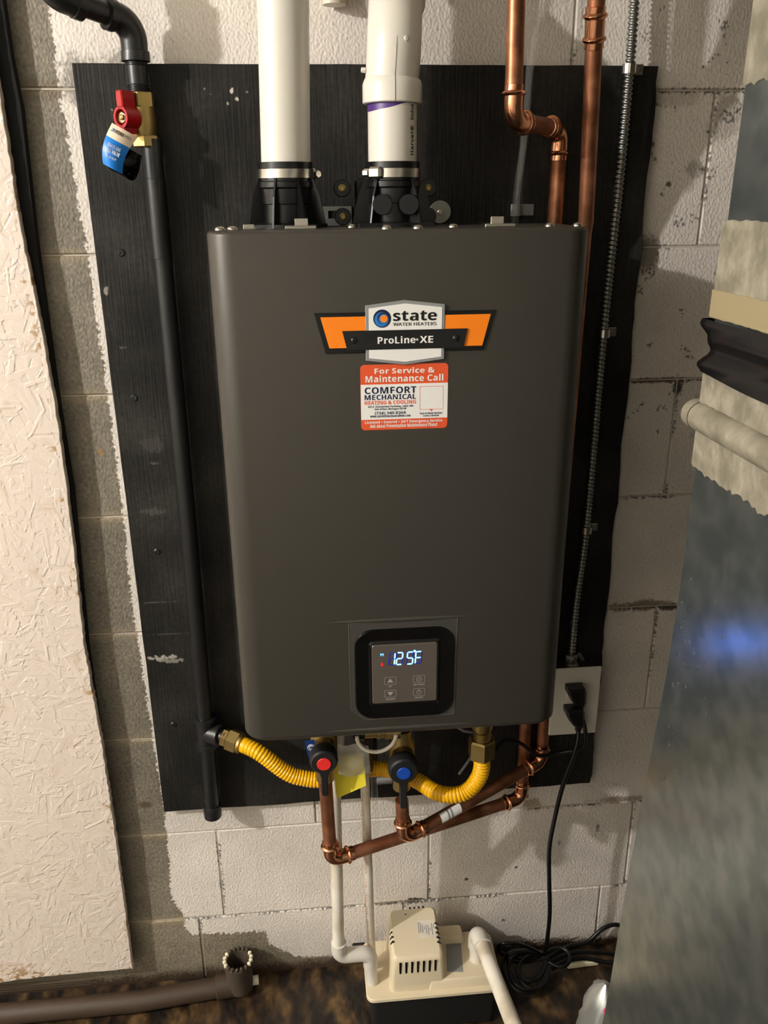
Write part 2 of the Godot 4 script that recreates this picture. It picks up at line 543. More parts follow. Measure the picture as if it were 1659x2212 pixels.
func make_board_material():
	var w := 640
	var h := 976
	var g := noise(71, 0.02, 3)
	var b := noise(72, 0.006, 4).get_image(w, h).get_data()
	var c := noise(73, 0.12, 3).get_image(w, h).get_data()
	var out := PackedByteArray()
	out.resize(w * h * 3)
	for k in w * h:
		var s := 1.0 + (b[k] - 128) * 0.003 + (c[k] - 128) * 0.0015
		out[k * 3] = int(38 * s); out[k * 3 + 1] = int(36.5 * s); out[k * 3 + 2] = int(34 * s)
	# chips and scrapes that show the bare wood: x, y, rx, ry, colour
	for mk in [[0.03, 0.90, 0.022, 0.005, 150], [0.045, 0.894, 0.018, 0.004, 120], [0.005, 0.0, 0.002, 0.002, 90], [0.206, 1.622, 0.0025, 0.003, 200], [0.212, 1.612, 0.002, 0.0025, 190], [0.2, 1.606, 0.002, 0.002, 180], [0.226, 1.62, 0.0015, 0.0015, 160], [0.17, 1.624, 0.0015, 0.002, 160], [0.178, 1.618, 0.001, 0.001, 150],
			[0.05, 1.588, 0.0015, 0.002, 190], [0.045, 1.598, 0.001, 0.001, 160], [0.008, 1.363, 0.003, 0.006, 130], [0.022, 1.28, 0.006, 0.0015, 80], [0.05, 1.10, 0.006, 0.002, 75], [0.385, 1.23, 0.003, 0.002, 70], [0.37, 0.55, 0.01, 0.002, 80], [0.03, 0.86, 0.03, 0.001, 75], [0.05, 0.80, 0.04, 0.0008, 70], [0.04, 1.02, 0.02, 0.006, 66], [0.05, 1.13, 0.018, 0.012, 60]]:
		var yy: float = mk[1]
		if mk[1] < 1.0 and mk[1] > 0.86: yy = mk[1] - 0.145
		var u: float = mk[0] / 0.80 * w
		var v: float = (1.6538 - yy) / 1.221 * h
		for j in range(maxi(0, int(v - mk[3] * 900 - 1)), mini(h, int(v + mk[3] * 900 + 2))):
			for i in range(maxi(0, int(u - mk[2] * 900 - 1)), mini(w, int(u + mk[2] * 900 + 2))):
				var k := j * w + i
				if Vector2((i - u) / (mk[2] * 800), (j - v) / (mk[3] * 800)).length() + (c[k] - 128) / 160.0 < 1.0:
					out[k * 3] = mk[4]; out[k * 3 + 1] = int(mk[4] * 0.96); out[k * 3 + 2] = int(mk[4] * 0.9)
	var m := mat("black_board", Color.WHITE, 0.5)
	m.metallic_specular = 0.3
	m.albedo_texture = ImageTexture.create_from_image(Image.create_from_data(w, h, false, Image.FORMAT_RGB8, out))
	# vertical grain: noise stretched along the sheet
	var small := noise(74, 0.33, 2).get_image(640, 40)
	small.resize(640, 976, Image.INTERPOLATE_CUBIC)
	m.heightmap_enabled = true
	m.heightmap_texture = ImageTexture.create_from_image(small)
	m.heightmap_scale = 0.05
	g.frequency = 0.02

func make_osb_material():
	var w := 512
	var h := 1280
	var rng := RandomNumberGenerator.new()
	rng.seed = 77
	var hm := PackedByteArray()
	hm.resize(w * h)
	hm.fill(120)
	# strands pressed into one another: each a turned rectangle of its own height
	for s in 5200:
		var cx := rng.randf() * w
		var cy := rng.randf() * h
		var a := rng.randf() * PI
		var lx := rng.randf_range(6, 30)
		var ly := rng.randf_range(0.8, 5)
		var hgt := rng.randi_range(85, 160)
		var tilt := rng.randf_range(-3, 3)
		var ca := cos(a)
		var sa := sin(a)
		var e := int(absf(lx * ca) + absf(ly * sa)) + 1
		var f := int(absf(lx * sa) + absf(ly * ca)) + 1
		for j in range(maxi(0, int(cy) - f), mini(h, int(cy) + f)):
			for i in range(maxi(0, int(cx) - e), mini(w, int(cx) + e)):
				var p := (i - cx) * ca + (j - cy) * sa
				var q := -(i - cx) * sa + (j - cy) * ca
				if absf(p) < lx and absf(q) < ly: hm[j * w + i] = clampi(int(hgt + tilt * q), 0, 255)
	var him := Image.create_from_data(w, h, false, Image.FORMAT_L8, hm)
	var a2 := noise(81, 0.012, 4).get_image(w, h).get_data()
	var c2 := noise(82, 0.06, 4).get_image(w, h).get_data()
	var out := PackedByteArray()
	out.resize(w * h * 3)
	for j in h:
		for i in w:
			var k := j * w + i
			var s := 1.0 + (hm[k] - 120) * 0.0003
			# brown wood shows through near the free edge and the bottom corner
			var t := clampf((a2[k] - 175) / 60.0, 0, 1) * 0.16
			var edge := clampf((i - w + 22) / 22.0, 0, 1) * clampf((a2[k] + c2[k] - 318) / 40.0, 0, 1) * 0.8
			var foot := clampf((j - h + 60) / 40.0, 0, 1) * clampf((c2[k] + a2[k] - 285) / 40.0, 0, 1) * 0.85
			t = maxf(t, maxf(edge, foot))
			out[k * 3] = mini(255, int(lerpf(220, 150, t) * s)); out[k * 3 + 1] = mini(255, int(lerpf(205, 112, t) * s)); out[k * 3 + 2] = mini(255, int(lerpf(191, 70, t) * s))
	var m := mat("osb_paint", Color.WHITE, 0.5)
	m.albedo_texture = ImageTexture.create_from_image(Image.create_from_data(w, h, false, Image.FORMAT_RGB8, out))
	m.heightmap_enabled = true
	m.heightmap_texture = ImageTexture.create_from_image(him)
	m.heightmap_scale = 0.32

# ------------------------------------------------------------------ scene
func _ready():
	var cam := Camera3D.new()
	cam.name = "camera"
	cam.position = Vector3(-0.1152, 1.4846, 1.2965)
	var pitch := 0.3589
	var yaw := 0.0893
	var roll := -0.0085
	var fwd := Vector3(sin(yaw) * cos(pitch), -sin(pitch), -cos(yaw) * cos(pitch))
	var right := Vector3(cos(yaw), 0, sin(yaw))
	var up := right.cross(fwd)
	cam.basis = Basis(right * cos(roll) + up * sin(roll), up * cos(roll) - right * sin(roll), -fwd)
	cam.fov = rad_to_deg(2.0 * atan(1106.0 / 1812.9))
	cam.near = 0.02
	add_child(cam)
	cam.current = true
	var we := WorldEnvironment.new()
	we.name = "surroundings"
	var env := Environment.new()
	env.background_mode = Environment.BG_COLOR
	env.background_color = Color(0, 0, 0)
	env.tonemap_mode = Environment.TONE_MAPPER_LINEAR
	env.tonemap_exposure = 1.0
	env.sdfgi_enabled = true
	env.ssao_enabled = true
	env.ssil_enabled = true
	we.environment = env
	add_child(we)
	var lamp := thing("ceiling_bulb", "bare lit light bulb hanging from the ceiling on a short black flex", "lamp", Vector3(-2.3, 2.40, 1.44))
	var bulb := OmniLight3D.new()
	bulb.name = "bulb_light"
	bulb.light_color = Color(1.0, 0.985, 0.975)
	bulb.light_energy = 5.8
	bulb.light_size = 0.03
	bulb.omni_range = 12.0
	bulb.omni_attenuation = 2.0
	bulb.shadow_enabled = true
	bulb.position = Vector3(0, -0.15, 0)
	lamp.add_child(bulb)
	make_materials()
	make_wall_material()
	make_board_material()
	make_osb_material()
	build_room()
	build_bulb(lamp)
	build_osb()
	build_backboard()
	build_duct()
	build_heater()
	build_vents()
	build_gas_line()
	build_copper()
	build_valves()
	build_hose()
	build_electrics()
	build_drains()
	build_pump()
	build_cords()
	build_small()

func struct(called: String, st: SurfaceTool, m: Material) -> MeshInstance3D:
	var o := part(called, st, m)
	o.set_meta("kind", "structure")
	return o

func build_bulb(lamp: Node3D):
	var st := begin()
	lathe(st, Vector3(-2.3, 2.40, 1.44), Vector3.DOWN, [Vector2(0.0, 0.0), Vector2(0.05, 0.0), Vector2(0.05, 0.018), Vector2(0.03, 0.03), Vector2(0.0, 0.03)], 24)
	part("canopy", st, M.black_plastic, lamp)
	st = begin()
	tube(st, [Vector3(-2.3, 2.37, 1.44), Vector3(-2.3, 2.355, 1.44)], 0.004, 10)
	part("flex", st, M.rubber, lamp)
	st = begin()
	lathe(st, Vector3(-2.3, 2.36, 1.44), Vector3.DOWN, [Vector2(0.012, 0.0), Vector2(0.02, 0.01), Vector2(0.02, 0.05), Vector2(0.015, 0.056)], 20)
	part("socket", st, M.black_plastic, lamp)
	st = begin()
	var prof := [Vector2(0.013, 0.0)]
	for i in 13:
		var a := -1.1 + (PI / 2 + 1.1) * i / 12.0
		prof.append(Vector2(0.032 * cos(a), 0.055 + 0.032 * sin(a)))
	lathe(st, Vector3(-2.3, 2.306, 1.44), Vector3.DOWN, prof, 24, 1.0)
	part("bulb", st, M.bulb_glass, lamp)

func build_room():
	var wb := Node3D.new()
	wb.name = "wall_back"
	wb.set_meta("kind", "structure")
	wb.set_meta("label", "painted concrete block wall behind the black backboard")
	add_child(wb)
	var rng := RandomNumberGenerator.new()
	rng.seed = 5
	var st := begin()
	box(st, Vector3(-0.6, 1.2, -0.1025), Vector3(5.0, 2.6, 0.2))
	part("mortar_bed", st, M.mortar, wb)
	for r in 9:
		var y0: float = ROWS[r] + (0.0013 if r else -0.02)
		var y1: float = ROWS[r + 1] - 0.0013
		var x: float = JOINTS[r] - 0.406 * 4
		while x < 1.2:
			st = begin()
			var lift := rng.randf_range(-0.0008, 0.0008)
			box(st, Vector3(x + 0.203, (y0 + y1) / 2, -0.05 + lift), Vector3(0.4035, y1 - y0, 0.10), 0.0018, "wall")
			part("concrete_block", st, M.block_wall, wb)
			x += 0.406
	st = begin()
	box(st, Vector3(-0.6, -0.06, 1.5), Vector3(5.0, 0.12, 3.4))
	struct("floor", st, M.wet_floor)
	st = begin()
	box(st, Vector3(-0.6, 2.46, 1.5), Vector3(5.0, 0.12, 3.4))
	struct("ceiling", st, M.plain_plaster)
	for s in [["wall_left", Vector3(-3.0, 1.2, 1.5), Vector3(0.2, 2.6, 3.4)], ["wall_right", Vector3(1.8, 1.2, 1.5), Vector3(0.2, 2.6, 3.4)], ["wall_front", Vector3(-0.6, 1.2, 2.7), Vector3(5.0, 2.6, 0.2)]]:
		st = begin()
		box(st, s[1], s[2])
		struct(s[0], st, M.plain_plaster)

func build_osb():
	var t := thing("strand_board", "white painted strand board with a bowed raw edge against the block wall", "board", Vector3(-0.9, 0.07, 0.024))
	var rng := RandomNumberGenerator.new()
	rng.seed = 15
	var edge := [[0.0737, -0.503], [0.26, -0.5005], [0.445, -0.498], [0.60, -0.4975], [0.79, -0.5025], [0.97, -0.4955], [1.07, -0.493], [1.2, -0.4915], [1.35, -0.4965], [1.44, -0.5025], [1.62, -0.5035], [1.75, -0.504], [2.2, -0.506]]
	var poly := PackedVector2Array()
	poly.append(Vector2(-1.1, 0.060))
	var x := -1.08
	while x < -0.51:
		poly.append(Vector2(x, lerp_table([[-0.9, 0.06], [-0.757, 0.0666], [-0.66, 0.0724], [-0.5, 0.0737]], x) + rng.randf_range(-0.0012, 0.0012)))
		x += 0.02
	var y := 0.0737
	while y < 2.2:
		poly.append(Vector2(lerp_table(edge, y) + rng.randf_range(-0.0009, 0.0009), y))
		y += 0.008
	poly.append(Vector2(-1.1, 2.2))
	var st := begin()
	prism(st, poly, 0.019, 0.031, Transform3D(), 0.001, "strand")
	part("panel", st, M.osb_paint, t)
	st = begin()
	prism(st, [Vector2(-0.56, 0.1), Vector2(-0.508, 0.1), Vector2(-0.503, 0.60), Vector2(-0.502, 0.78), Vector2(-0.489, 1.06), Vector2(-0.491, 1.19), Vector2(-0.489, 1.43), Vector2(-0.483, 1.60), Vector2(-0.4865, 1.66), Vector2(-0.488, 2.2), Vector2(-0.56, 2.2)], 0.0015, 0.0185)
	part("furring_strip", st, M.soot, t, "black strip of wood packed behind the board")

func build_backboard():
	var t := thing("backboard", "black painted plywood backboard fixed to the block wall", "board", Vector3(-0.01, 0.4328, 0.009))
	var rng := RandomNumberGenerator.new()
	rng.seed = 8
	var poly := PackedVector2Array()
	var L := -0.4096
	var R := 0.3909
	for i in 40: poly.append(Vector2(lerpf(L, R, i / 40.0), 0.4328 + rng.randf_range(-0.0006, 0.0006) + 0.001 * sin(i * 0.5)))
	for i in 60: poly.append(Vector2(R + rng.randf_range(-0.0012, 0.0012) + 0.0015 * sin(i * 0.7), lerpf(0.4328, 1.6538, i / 60.0)))
	for i in 20: poly.append(Vector2(lerpf(R, L, i / 20.0), 1.6538 + rng.randf_range(-0.0004, 0.0004)))
	for i in 20: poly.append(Vector2(L + rng.randf_range(-0.0005, 0.0005), lerpf(1.6538, 0.4328, i / 20.0)))
	var st := begin()
	prism(st, poly, 0.0015, 0.018, Transform3D(), 0.001, "board")
	part("sheet", st, M.black_board, t)
	for s in [[-0.3734, 1.4134], [-0.3785, 1.2031], [-0.37, 0.95], [-0.375, 0.62]]:
		st = begin()
		lathe(st, Vector3(s[0], s[1], 0.0175), Vector3(0, 0, 1), [Vector2(0.0055, 0), Vector2(0.0055, 0.001), Vector2(0.004, 0.0022), Vector2(0.0018, 0.0022), Vector2(0.0016, 0.001), Vector2(0, 0.001)], 16)
		part("screw", st, M.black_paint, t)
	# fender washer with a screw, and the slotted hanging bracket
	var w := thing("fender_washer", "round grey washer screwed to the backboard right of the capped port", "washer", Vector3(0.0844, 1.4639, 0.018))
	st = begin()
	lathe(st, Vector3(0.0844, 1.4639, 0.0182), Vector3(0, 0, 1), [Vector2(0.0158, 0), Vector2(0.0158, 0.0012), Vector2(0.0152, 0.0016), Vector2(0, 0.0016)], 36)
	part("disc", st, M.zinc, w)
	st = begin()
	lathe(st, Vector3(0.0844, 1.4639, 0.0198), Vector3(0, 0, 1), [Vector2(0.0042, 0), Vector2(0.0040, 0.0014), Vector2(0.003, 0.0022), Vector2(0.0016, 0.0022), Vector2(0.0014, 0.001), Vector2(0, 0.001)], 18)
	part("screw", st, M.steel, w)
	var b := thing("hanging_bracket", "grey slotted metal hanging bracket showing behind the heater between the vent collars", "bracket", Vector3(-0.066, 1.40, 0.019))
	st = begin()
	var yy := 1.4729
	for q in [[-0.088, -0.0775, 1.38, yy], [-0.0605, -0.044, 1.38, yy], [-0.0775, -0.0605, 1.467, yy], [-0.0775, -0.0605, 1.38, 1.4565]]:
		box(st, Vector3((q[0] + q[1]) / 2, (q[2] + q[3]) / 2, 0.0196), Vector3(q[1] - q[0], q[3] - q[2], 0.002))
	part("plate", st, M.zinc, b)
	st = begin()
	for q in [[-0.0785, -0.0775, 1.4560, 1.4675], [-0.0605, -0.0595, 1.4560, 1.4675]]:
		box(st, Vector3((q[0] + q[1]) / 2, (q[2] + q[3]) / 2, 0.0213), Vector3(q[1] - q[0], q[3] - q[2], 0.0018))
	part("slot_lip", st, M.zinc, b)

func build_duct():
	var t := thing("furnace_casing", "tall galvanised furnace casing banded with cream sealant and black tape", "furnace", Vector3(0.6, 0, 1.2))
	var rng := RandomNumberGenerator.new()
	rng.seed = 19
	var far := [[0.0, 0.47], [0.35, 0.50], [0.5026, 0.5185], [0.67, 0.531], [0.86, 0.5487], [1.02, 0.568], [1.13, 0.573], [1.24, 0.573], [2.3, 0.578]]
	# outlines lie in (z, y); extruded along x
	var xf := Transform3D(Basis(Vector3(0, 0, 1), Vector3(0, 1, 0), Vector3(-1, 0, 0)), Vector3.ZERO)
	var poly := PackedVector2Array([Vector2(2.2, 0.0)])
	var y := 2.3
	poly.append(Vector2(2.2, 2.3))
	while y > 0.0:
		poly.append(Vector2(lerp_table(far, y), y))
		y -= 0.03
	poly.append(Vector2(0.47, 0.0))
	var st := begin()
	prism(st, poly, -0.95, -0.243, xf, 0.002)
	part("sheet_metal", st, M.galvanised, t)
	# bands: name, material, lower y, upper y, how proud, far edge, ragged lower edge, ragged upper edge
	var bands := [["sealant_band", M.mastic, 1.566, 2.3, 0.0012, 0.0015, 0.5, 0.0], ["sealant_band", M.mastic, 1.405, 1.4644, 0.002, 0.003, 0.1, 0.4], ["tape_band", M.tan_tape, 1.383, 1.407, 0.0032, 0.004, 0.1, 0.1],
		["tape_band", M.mastic, 1.307, 1.337, 0.003, 0.002, 0.1, 0.1], ["sealant_band", M.mastic, 1.246, 1.281, 0.003, 0.002, 0.8, 0.1]]
	for b in bands:
		var p := PackedVector2Array()
		var n := 90
		for i in n + 1:
			var z: float = lerpf(lerp_table(far, b[2]) - b[5], 1.0, float(i) / n)
			p.append(Vector2(z, b[2] + rng.randf_range(-0.0035, 0.0035) * b[6]))
		for i in n + 1:
			var z: float = lerpf(1.0, lerp_table(far, b[3]) - b[5], float(i) / n)
			p.append(Vector2(z, b[3] + rng.randf_range(-0.0025, 0.0025) * b[7]))
		st = begin()
		prism(st, p, -0.951, -0.243 + b[4], xf, 0.0006)
		part(b[0], st, b[1], t)
	# wrinkled black tape: folded sheet, its far edge pulled in
	st = begin()
	var ny := 14
	var nz := 40
	var g := []
	for i in nz + 1:
		var col := []
		for j in ny + 1:
			var v := float(j) / ny
			var z := lerpf(0.572 + 0.009 * sin(v * PI) * (1.0 if v < 0.75 else 0.6), 1.0, float(i) / nz)
			var yv := lerpf(1.335, 1.3825, v)
			var fold := 0.0035 * sin(v * 9.0 + (z - 0.57) * 14.0) + 0.002 * sin(v * 17.0 - z * 25.0) + 0.0072
			col.append(Vector3(0.243 - fold, yv, z))
		g.append(col)
	st.set_smooth_group(1)
	for i in nz:
		for j in ny:
			tri(st, g[i][j], g[i + 1][j], g[i + 1][j + 1]); tri(st, g[i][j], g[i + 1][j + 1], g[i][j + 1])
	# the turned edge round the corner of the casing
	for j in ny:
		var a: Vector3 = g[0][j]
		var b: Vector3 = g[0][j + 1]
		tri(st, a, b, b + Vector3(0.05, 0, 0)); tri(st, a, b + Vector3(0.05, 0, 0), a + Vector3(0.05, 0, 0))
	part("black_tape", st, M.rubber, t, "wrinkled black tape")
	# flecks of paint and scratches on the sheet
	st = begin()
	for i in 50:
		var fy := rng.randf_range(0.90, 1.14)
		var fz := 0.58 + absf(rng.randfn(0.0, 0.03))
		box(st, Vector3(0.2428, fy, fz), Vector3(0.0006, rng.randf_range(0.001, 0.005), rng.randf_range(0.0006, 0.0018)), 0.0, "", Basis(Vector3(1, 0, 0), rng.randf_range(-0.5, 0.5)))
	part("paint_flecks", st, M.zinc, t).set_meta("kind", "stuff")
	# rolled edge of insulation with its round end
	st = begin()
	tube(st, [Vector3(0.2435, 1.2935, 0.5585), Vector3(0.2435, 1.2935, 1.0)], 0.0135, 20)
	part("insulation_roll", st, M.mastic, t, "rolled cream edge with a round open end")
	st = begin()
	tube(st, [Vector3(0.2435, 1.2935, 0.572), Vector3(0.2435, 1.2935, 0.5732)], 0.0139, 20)
	part("roll_seam", st, M.terracotta, t)

# ------------------------------------------------------------------ heater
func section(inset: float, hw: float, zb: float, zf: float, r: float) -> Array:
	var o := []
	var w := hw - inset
	var f := zf - inset
	o.append(Vector2(-w, zb)); o.append(Vector2(w, zb))
	for i in 9:
		var a := PI / 2 * i / 8.0
		o.append(Vector2(w - r + cos(a) * r, f - r + sin(a) * r))
	for i in 9:
		var a := PI / 2 + PI / 2 * i / 8.0
		o.append(Vector2(-w + r + cos(a) * r, f - r + sin(a) * r))
	return o

func shell(st: SurfaceTool, y0: float, y1: float, hw: float, zb: float, zf: float, r: float, bt: float, bb: float):
	var rings := []
	var ys := []
	for i in 6:
		var a := PI / 2 * i / 5.0
		ys.append([y0 + bb * (1.0 - sin(a)), bb * (1.0 - cos(a))])
	ys.reverse()
	# bottom to top
	var seq := []
	for i in 6:
		var a := PI / 2 * i / 5.0
		seq.append([y0 + bb * (1.0 - cos(a)), bb * (1.0 - sin(a))])
	for i in 6:
		var a := PI / 2 * i / 5.0
		seq.append([y1 - bt * (1.0 - sin(a)), bt * (1.0 - cos(a))])
	for s in seq:
		var ring := []
		var sec := section(s[1], hw, zb, zf, r)
		for q in sec: ring.append(Vector3(q.x, s[0], q.y))
		ring.reverse()
		rings.append(ring)
	skin(st, rings, [], 3.0)
	face(st, rings[0], Vector3.DOWN)
	face(st, rings[rings.size() - 1], Vector3.UP)

func build_heater():
	var t := thing("water_heater", "dark grey tankless water heater with orange nameplate and lit display on black backboard", "water heater", Vector3(0, HB, 0.05))
	var st := begin()
	box(st, Vector3(0, 1.107, 0.095), Vector3(0.4535, 0.676, 0.056), 0.003)
	part("back_case", st, M.heater_paint, t)
	st = begin()
	box(st, Vector3(0, 1.107, 0.044), Vector3(0.20, 0.60, 0.05), 0.002)
	part("wall_bracket", st, M.zinc, t)
	st = begin()
	shell(st, HB, HT, 0.2255, 0.125, FZ, 0.030, 0.005, 0.010)
	part("front_cover", st, M.heater_paint, t)
	# pressed lines above and below the control panel
	for gr in [[-0.1215, 0.1136, 0.949], [-0.1325, 0.1265, 0.776]]:
		st = begin()
		var pts := []
		var rad := []
		for i in 41:
			var u := i / 40.0
			pts.append(Vector3(lerpf(gr[0], gr[1], u), gr[2], FZ - 0.0022))
			rad.append(0.0002 + 0.0038 * pow(sin(u * PI), 0.45))
		tube(st, pts, rad, 16)
		part("pressed_line", st, M.heater_paint, t)
	# screws and spring clips along the top edge
	for s in [[-0.211, 0.25], [-0.1975, 0.24], [-0.1745, 0.22], [-0.105, 0.215], [-0.0545, 0.21], [0.0425, 0.21], [0.066, 0.24], [0.182, 0.25], [0.2165, 0.25], [0.019, 0.272], [-0.018, 0.275]]:
		st = begin()
		var hgt := 0.0015
		lathe(st, Vector3(s[0], HT - 0.0005, s[1]), Vector3.UP, [Vector2(0.0062, 0), Vector2(0.0062, hgt), Vector2(0.0052, hgt + 0.0022), Vector2(0.003, hgt + 0.0032), Vector2(0.001, hgt + 0.0033), Vector2(0.0, hgt + 0.0026)], 16, 0.9)
		part("screw", st, M.steel, t)
	for c in [-0.117, 0.122]:
		st = begin()
		box(st, Vector3(c, HT + 0.0018, 0.235), Vector3(0.037, 0.004, 0.028), 0.0008)
		box(st, Vector3(c + 0.001, HT + 0.0065, 0.226), Vector3(0.016, 0.010, 0.0012), 0.0005)
		part("spring_clip", st, M.steel, t)
	st = begin()
	box(st, Vector3(-0.179, HT + 0.0025, 0.222), Vector3(0.013, 0.006, 0.014), 0.0008)
	part("clip", st, M.steel, t)
	build_nameplate(t)
	build_sticker(t)
	build_panel(t)
	build_collars(t)
	# what hangs below the case
	for v in [[-0.1135, 0.17], [0.0111, 0.17]]:
		st = begin()
		nut(st, Vector3(v[0], 0.735, v[1]), Vector3.UP, 0.020, 0.034)
		part("union_nut", st, M.brass, t)
	st = begin()
	lathe(st, Vector3(0.1375, 0.692, 0.19), Vector3.UP, [Vector2(0.013, 0), Vector2(0.0165, 0.002), Vector2(0.0165, 0.075)], 6, 0.2)
	for i in 5: lathe(st, Vector3(0.1375, 0.676 + 0.003 * i, 0.19), Vector3.UP, [Vector2(0.0130, 0), Vector2(0.0145, 0.0012), Vector2(0.0145, 0.0018), Vector2(0.0130, 0.003)], 20, 0.3)
	part("gas_inlet", st, M.brass, t, "brass gas inlet under the case")
	st = begin()
	lathe(st, Vector3(-0.055, 0.70, 0.15), Vector3(1, 0, 0), [Vector2(0.010, 0), Vector2(0.010, 0.016), Vector2(0.012, 0.017), Vector2(0.012, 0.022), Vector2(0.010, 0.023), Vector2(0.010, 0.07)], 20)
	part("drain_plug", st, M.brass, t)
	st = begin()
	tube(st, [Vector3(-0.045, 0.77, 0.16), Vector3(-0.045, 0.58, 0.12)], 0.013, 20)
	part("condensate_outlet", st, M.black_plastic, t)

func screw_head(st: SurfaceTool, p: Vector3, r: float):
	lathe(st, p, Vector3(0, 0, 1), [Vector2(r, 0), Vector2(r * 0.92, r * 0.35), Vector2(r * 0.6, r * 0.6), Vector2(r * 0.3, r * 0.66), Vector2(r * 0.2, r * 0.3), Vector2(0, r * 0.3)], 20, 0.8)
	for a in 2: box(st, p + Vector3(0, 0, r * 0.52), Vector3(r * (1.1 if a else 0.32), r * (0.32 if a else 1.1), r * 0.24))

func V(a: Array) -> PackedVector2Array:
	var o := PackedVector2Array()
	for i in range(0, a.size(), 2): o.append(Vector2(a[i], a[i + 1]))
	return o

func build_nameplate(t: Node3D):
	var st := begin()
	prism(st, V([-0.1055, 1.3578, 0.11, 1.3578, 0.0972, 1.3105, -0.0932, 1.3105]), FZ - 0.0005, FZ + 0.0022, Transform3D(), 0.0006)
	var n := part("nameplate", st, M.gloss_black, t, "black winged badge with orange panels and white shield")
	for q in [[-0.0984, 1.3532, -0.045, 1.3532, -0.045, 1.3369, -0.0731, 1.3369, -0.0684, 1.3168, -0.0888, 1.3168], [0.0496, 1.3532, 0.1045, 1.3532, 0.0953, 1.3160, 0.0722, 1.3160, 0.077, 1.3369, 0.0496, 1.3369]]:
		st = begin()
		prism(st, V(q), FZ + 0.002, FZ + 0.0027)
		part("orange_panel", st, M.orange_print, n)
	st = begin()
	prism(st, V([-0.0453, 1.3656, 0.0015, 1.3712, 0.0492, 1.3656, 0.0490, 1.3010, 0.0013, 1.2951, -0.0455, 1.3010]), FZ - 0.0004, FZ + 0.0034, Transform3D(), 0.0005)
	part("shield_rim", st, M.gray_print, n)
	st = begin()
	prism(st, V([-0.0415, 1.3624, 0.0016, 1.3675, 0.0457, 1.3624, 0.0455, 1.3041, 0.0013, 1.2989, -0.0417, 1.3041]), FZ + 0.003, FZ + 0.0038)
	part("shield", st, M.white_print, n)
	st = begin()
	prism(st, V([-0.0724, 1.3369, 0.0767, 1.3369, 0.0724, 1.3142, -0.0680, 1.3142]), FZ + 0.003, FZ + 0.0046, Transform3D(), 0.0004)
	part("name_bar", st, M.black_print, n)
	for x in [-0.0595, 0.0626]:
		st = begin()
		screw_head(st, Vector3(x, 1.3259, FZ + 0.0045), 0.0042)
		part("screw", st, M.black_paint, n)
	for d in [[-0.0257, 1.3505, 0.0106, 0.0040, M.navy_print], [-0.0262, 1.3496, 0.0084, 0.0043, M.sky_print], [-0.0246, 1.3508, 0.0068, 0.0046, M.navy_print], [-0.0240, 1.3500, 0.0058, 0.0049, M.sky_print], [-0.0237, 1.3505, 0.0043, 0.0052, M.orange_print]]:
		st = begin()
		prism(st, disc(d[0], d[1], d[2]), FZ + 0.0036, FZ + d[3])
		part("emblem_disc", st, d[4], n)
	write("state", n, M.black_print, -0.0127, 0.0392, 1.3474, 1.3588, FZ + 0.004)
	write("WATER HEATERS", n, M.black_print, -0.0127, 0.0390, 1.3417, 1.3454, FZ + 0.004, 400)
	write("ProLine", n, M.white_print, -0.0313, 0.0140, 1.3212, 1.3297, FZ + 0.0048)
	write("®", n, M.white_print, 0.0146, 0.0174, 1.3240, 1.3266, FZ + 0.0048)
	write("XE", n, M.white_print, 0.0192, 0.0352, 1.3212, 1.3293, FZ + 0.0048)

func build_sticker(t: Node3D):
	var st := begin()
	prism(st, rrect(0.0012, 1.2551, 0.1074, 0.081, 0.005), FZ - 0.0003, FZ + 0.0004)
	var n := part("service_sticker", st, M.red_orange_print, t, "orange and white service sticker")
	st = begin()
	prism(st, V([-0.0523, 1.2715, 0.0548, 1.2715, 0.0548, 1.2278, -0.0523, 1.2278]), FZ, FZ + 0.00055)
	part("white_panel", st, M.white_print, n)
	var z := FZ + 0.0006
	var rows := [["For Service &", "w", -0.0352, 0.0382, 1.2845, 1.2913], ["Maintenance Call", "w", -0.0462, 0.0490, 1.2742, 1.2825], ["COMFORT", "n", -0.0475, 0.0158, 1.2600, 1.2681], ["MECHANICAL", "n", -0.0477, 0.0154, 1.2525, 1.2588], ["HEATING & COOLING", "o", -0.0478, 0.0154, 1.2466, 1.2513],
		["455 E. Eisenhower Parkway, Suite 300", "n", -0.0439, 0.0120, 1.2420, 1.2453], ["Ann Arbor, Michigan 48108", "n", -0.0357, 0.0035, 1.2390, 1.2421], ["(734) 340-8364", "n", -0.0355, 0.0029, 1.2334, 1.2376], ["www.comfortmechanicalhvac.com", "n", -0.0412, 0.0088, 1.2304, 1.2338],
		["Scan to Book Service/", "n", 0.0203, 0.0485, 1.2328, 1.2354], ["Leave a Review", "n", 0.0243, 0.0444, 1.2299, 1.2322], ["Licensed • Insured • 24/7 Emergency Service", "w", -0.0478, 0.0486, 1.2216, 1.2264], ["Ask about Preventative Maintenance Plans!", "w", -0.0415, 0.0423, 1.2173, 1.2219]]
	for r in rows:
		write(r[0], n, M.white_print if r[1] == "w" else M.navy_print if r[1] == "n" else M.red_orange_print, r[2], r[3], r[4], r[5], z, 700, "Droid Sans", 0.0003)
	st = begin()
	ring_plate(st, rrect(0.0348, 1.2532, 0.0294, 0.0290, 0.0008, 2), z, rrect(0.0348, 1.2532, 0.0284, 0.0280, 0.0008, 2), z)
	face(st, [Vector3(0.0325, 1.2387, z), Vector3(0.0370, 1.2387, z), Vector3(0.03475, 1.2362, z)], Vector3(0, 0, 1))
	part("frame_line", st, M.red_orange_print, n)

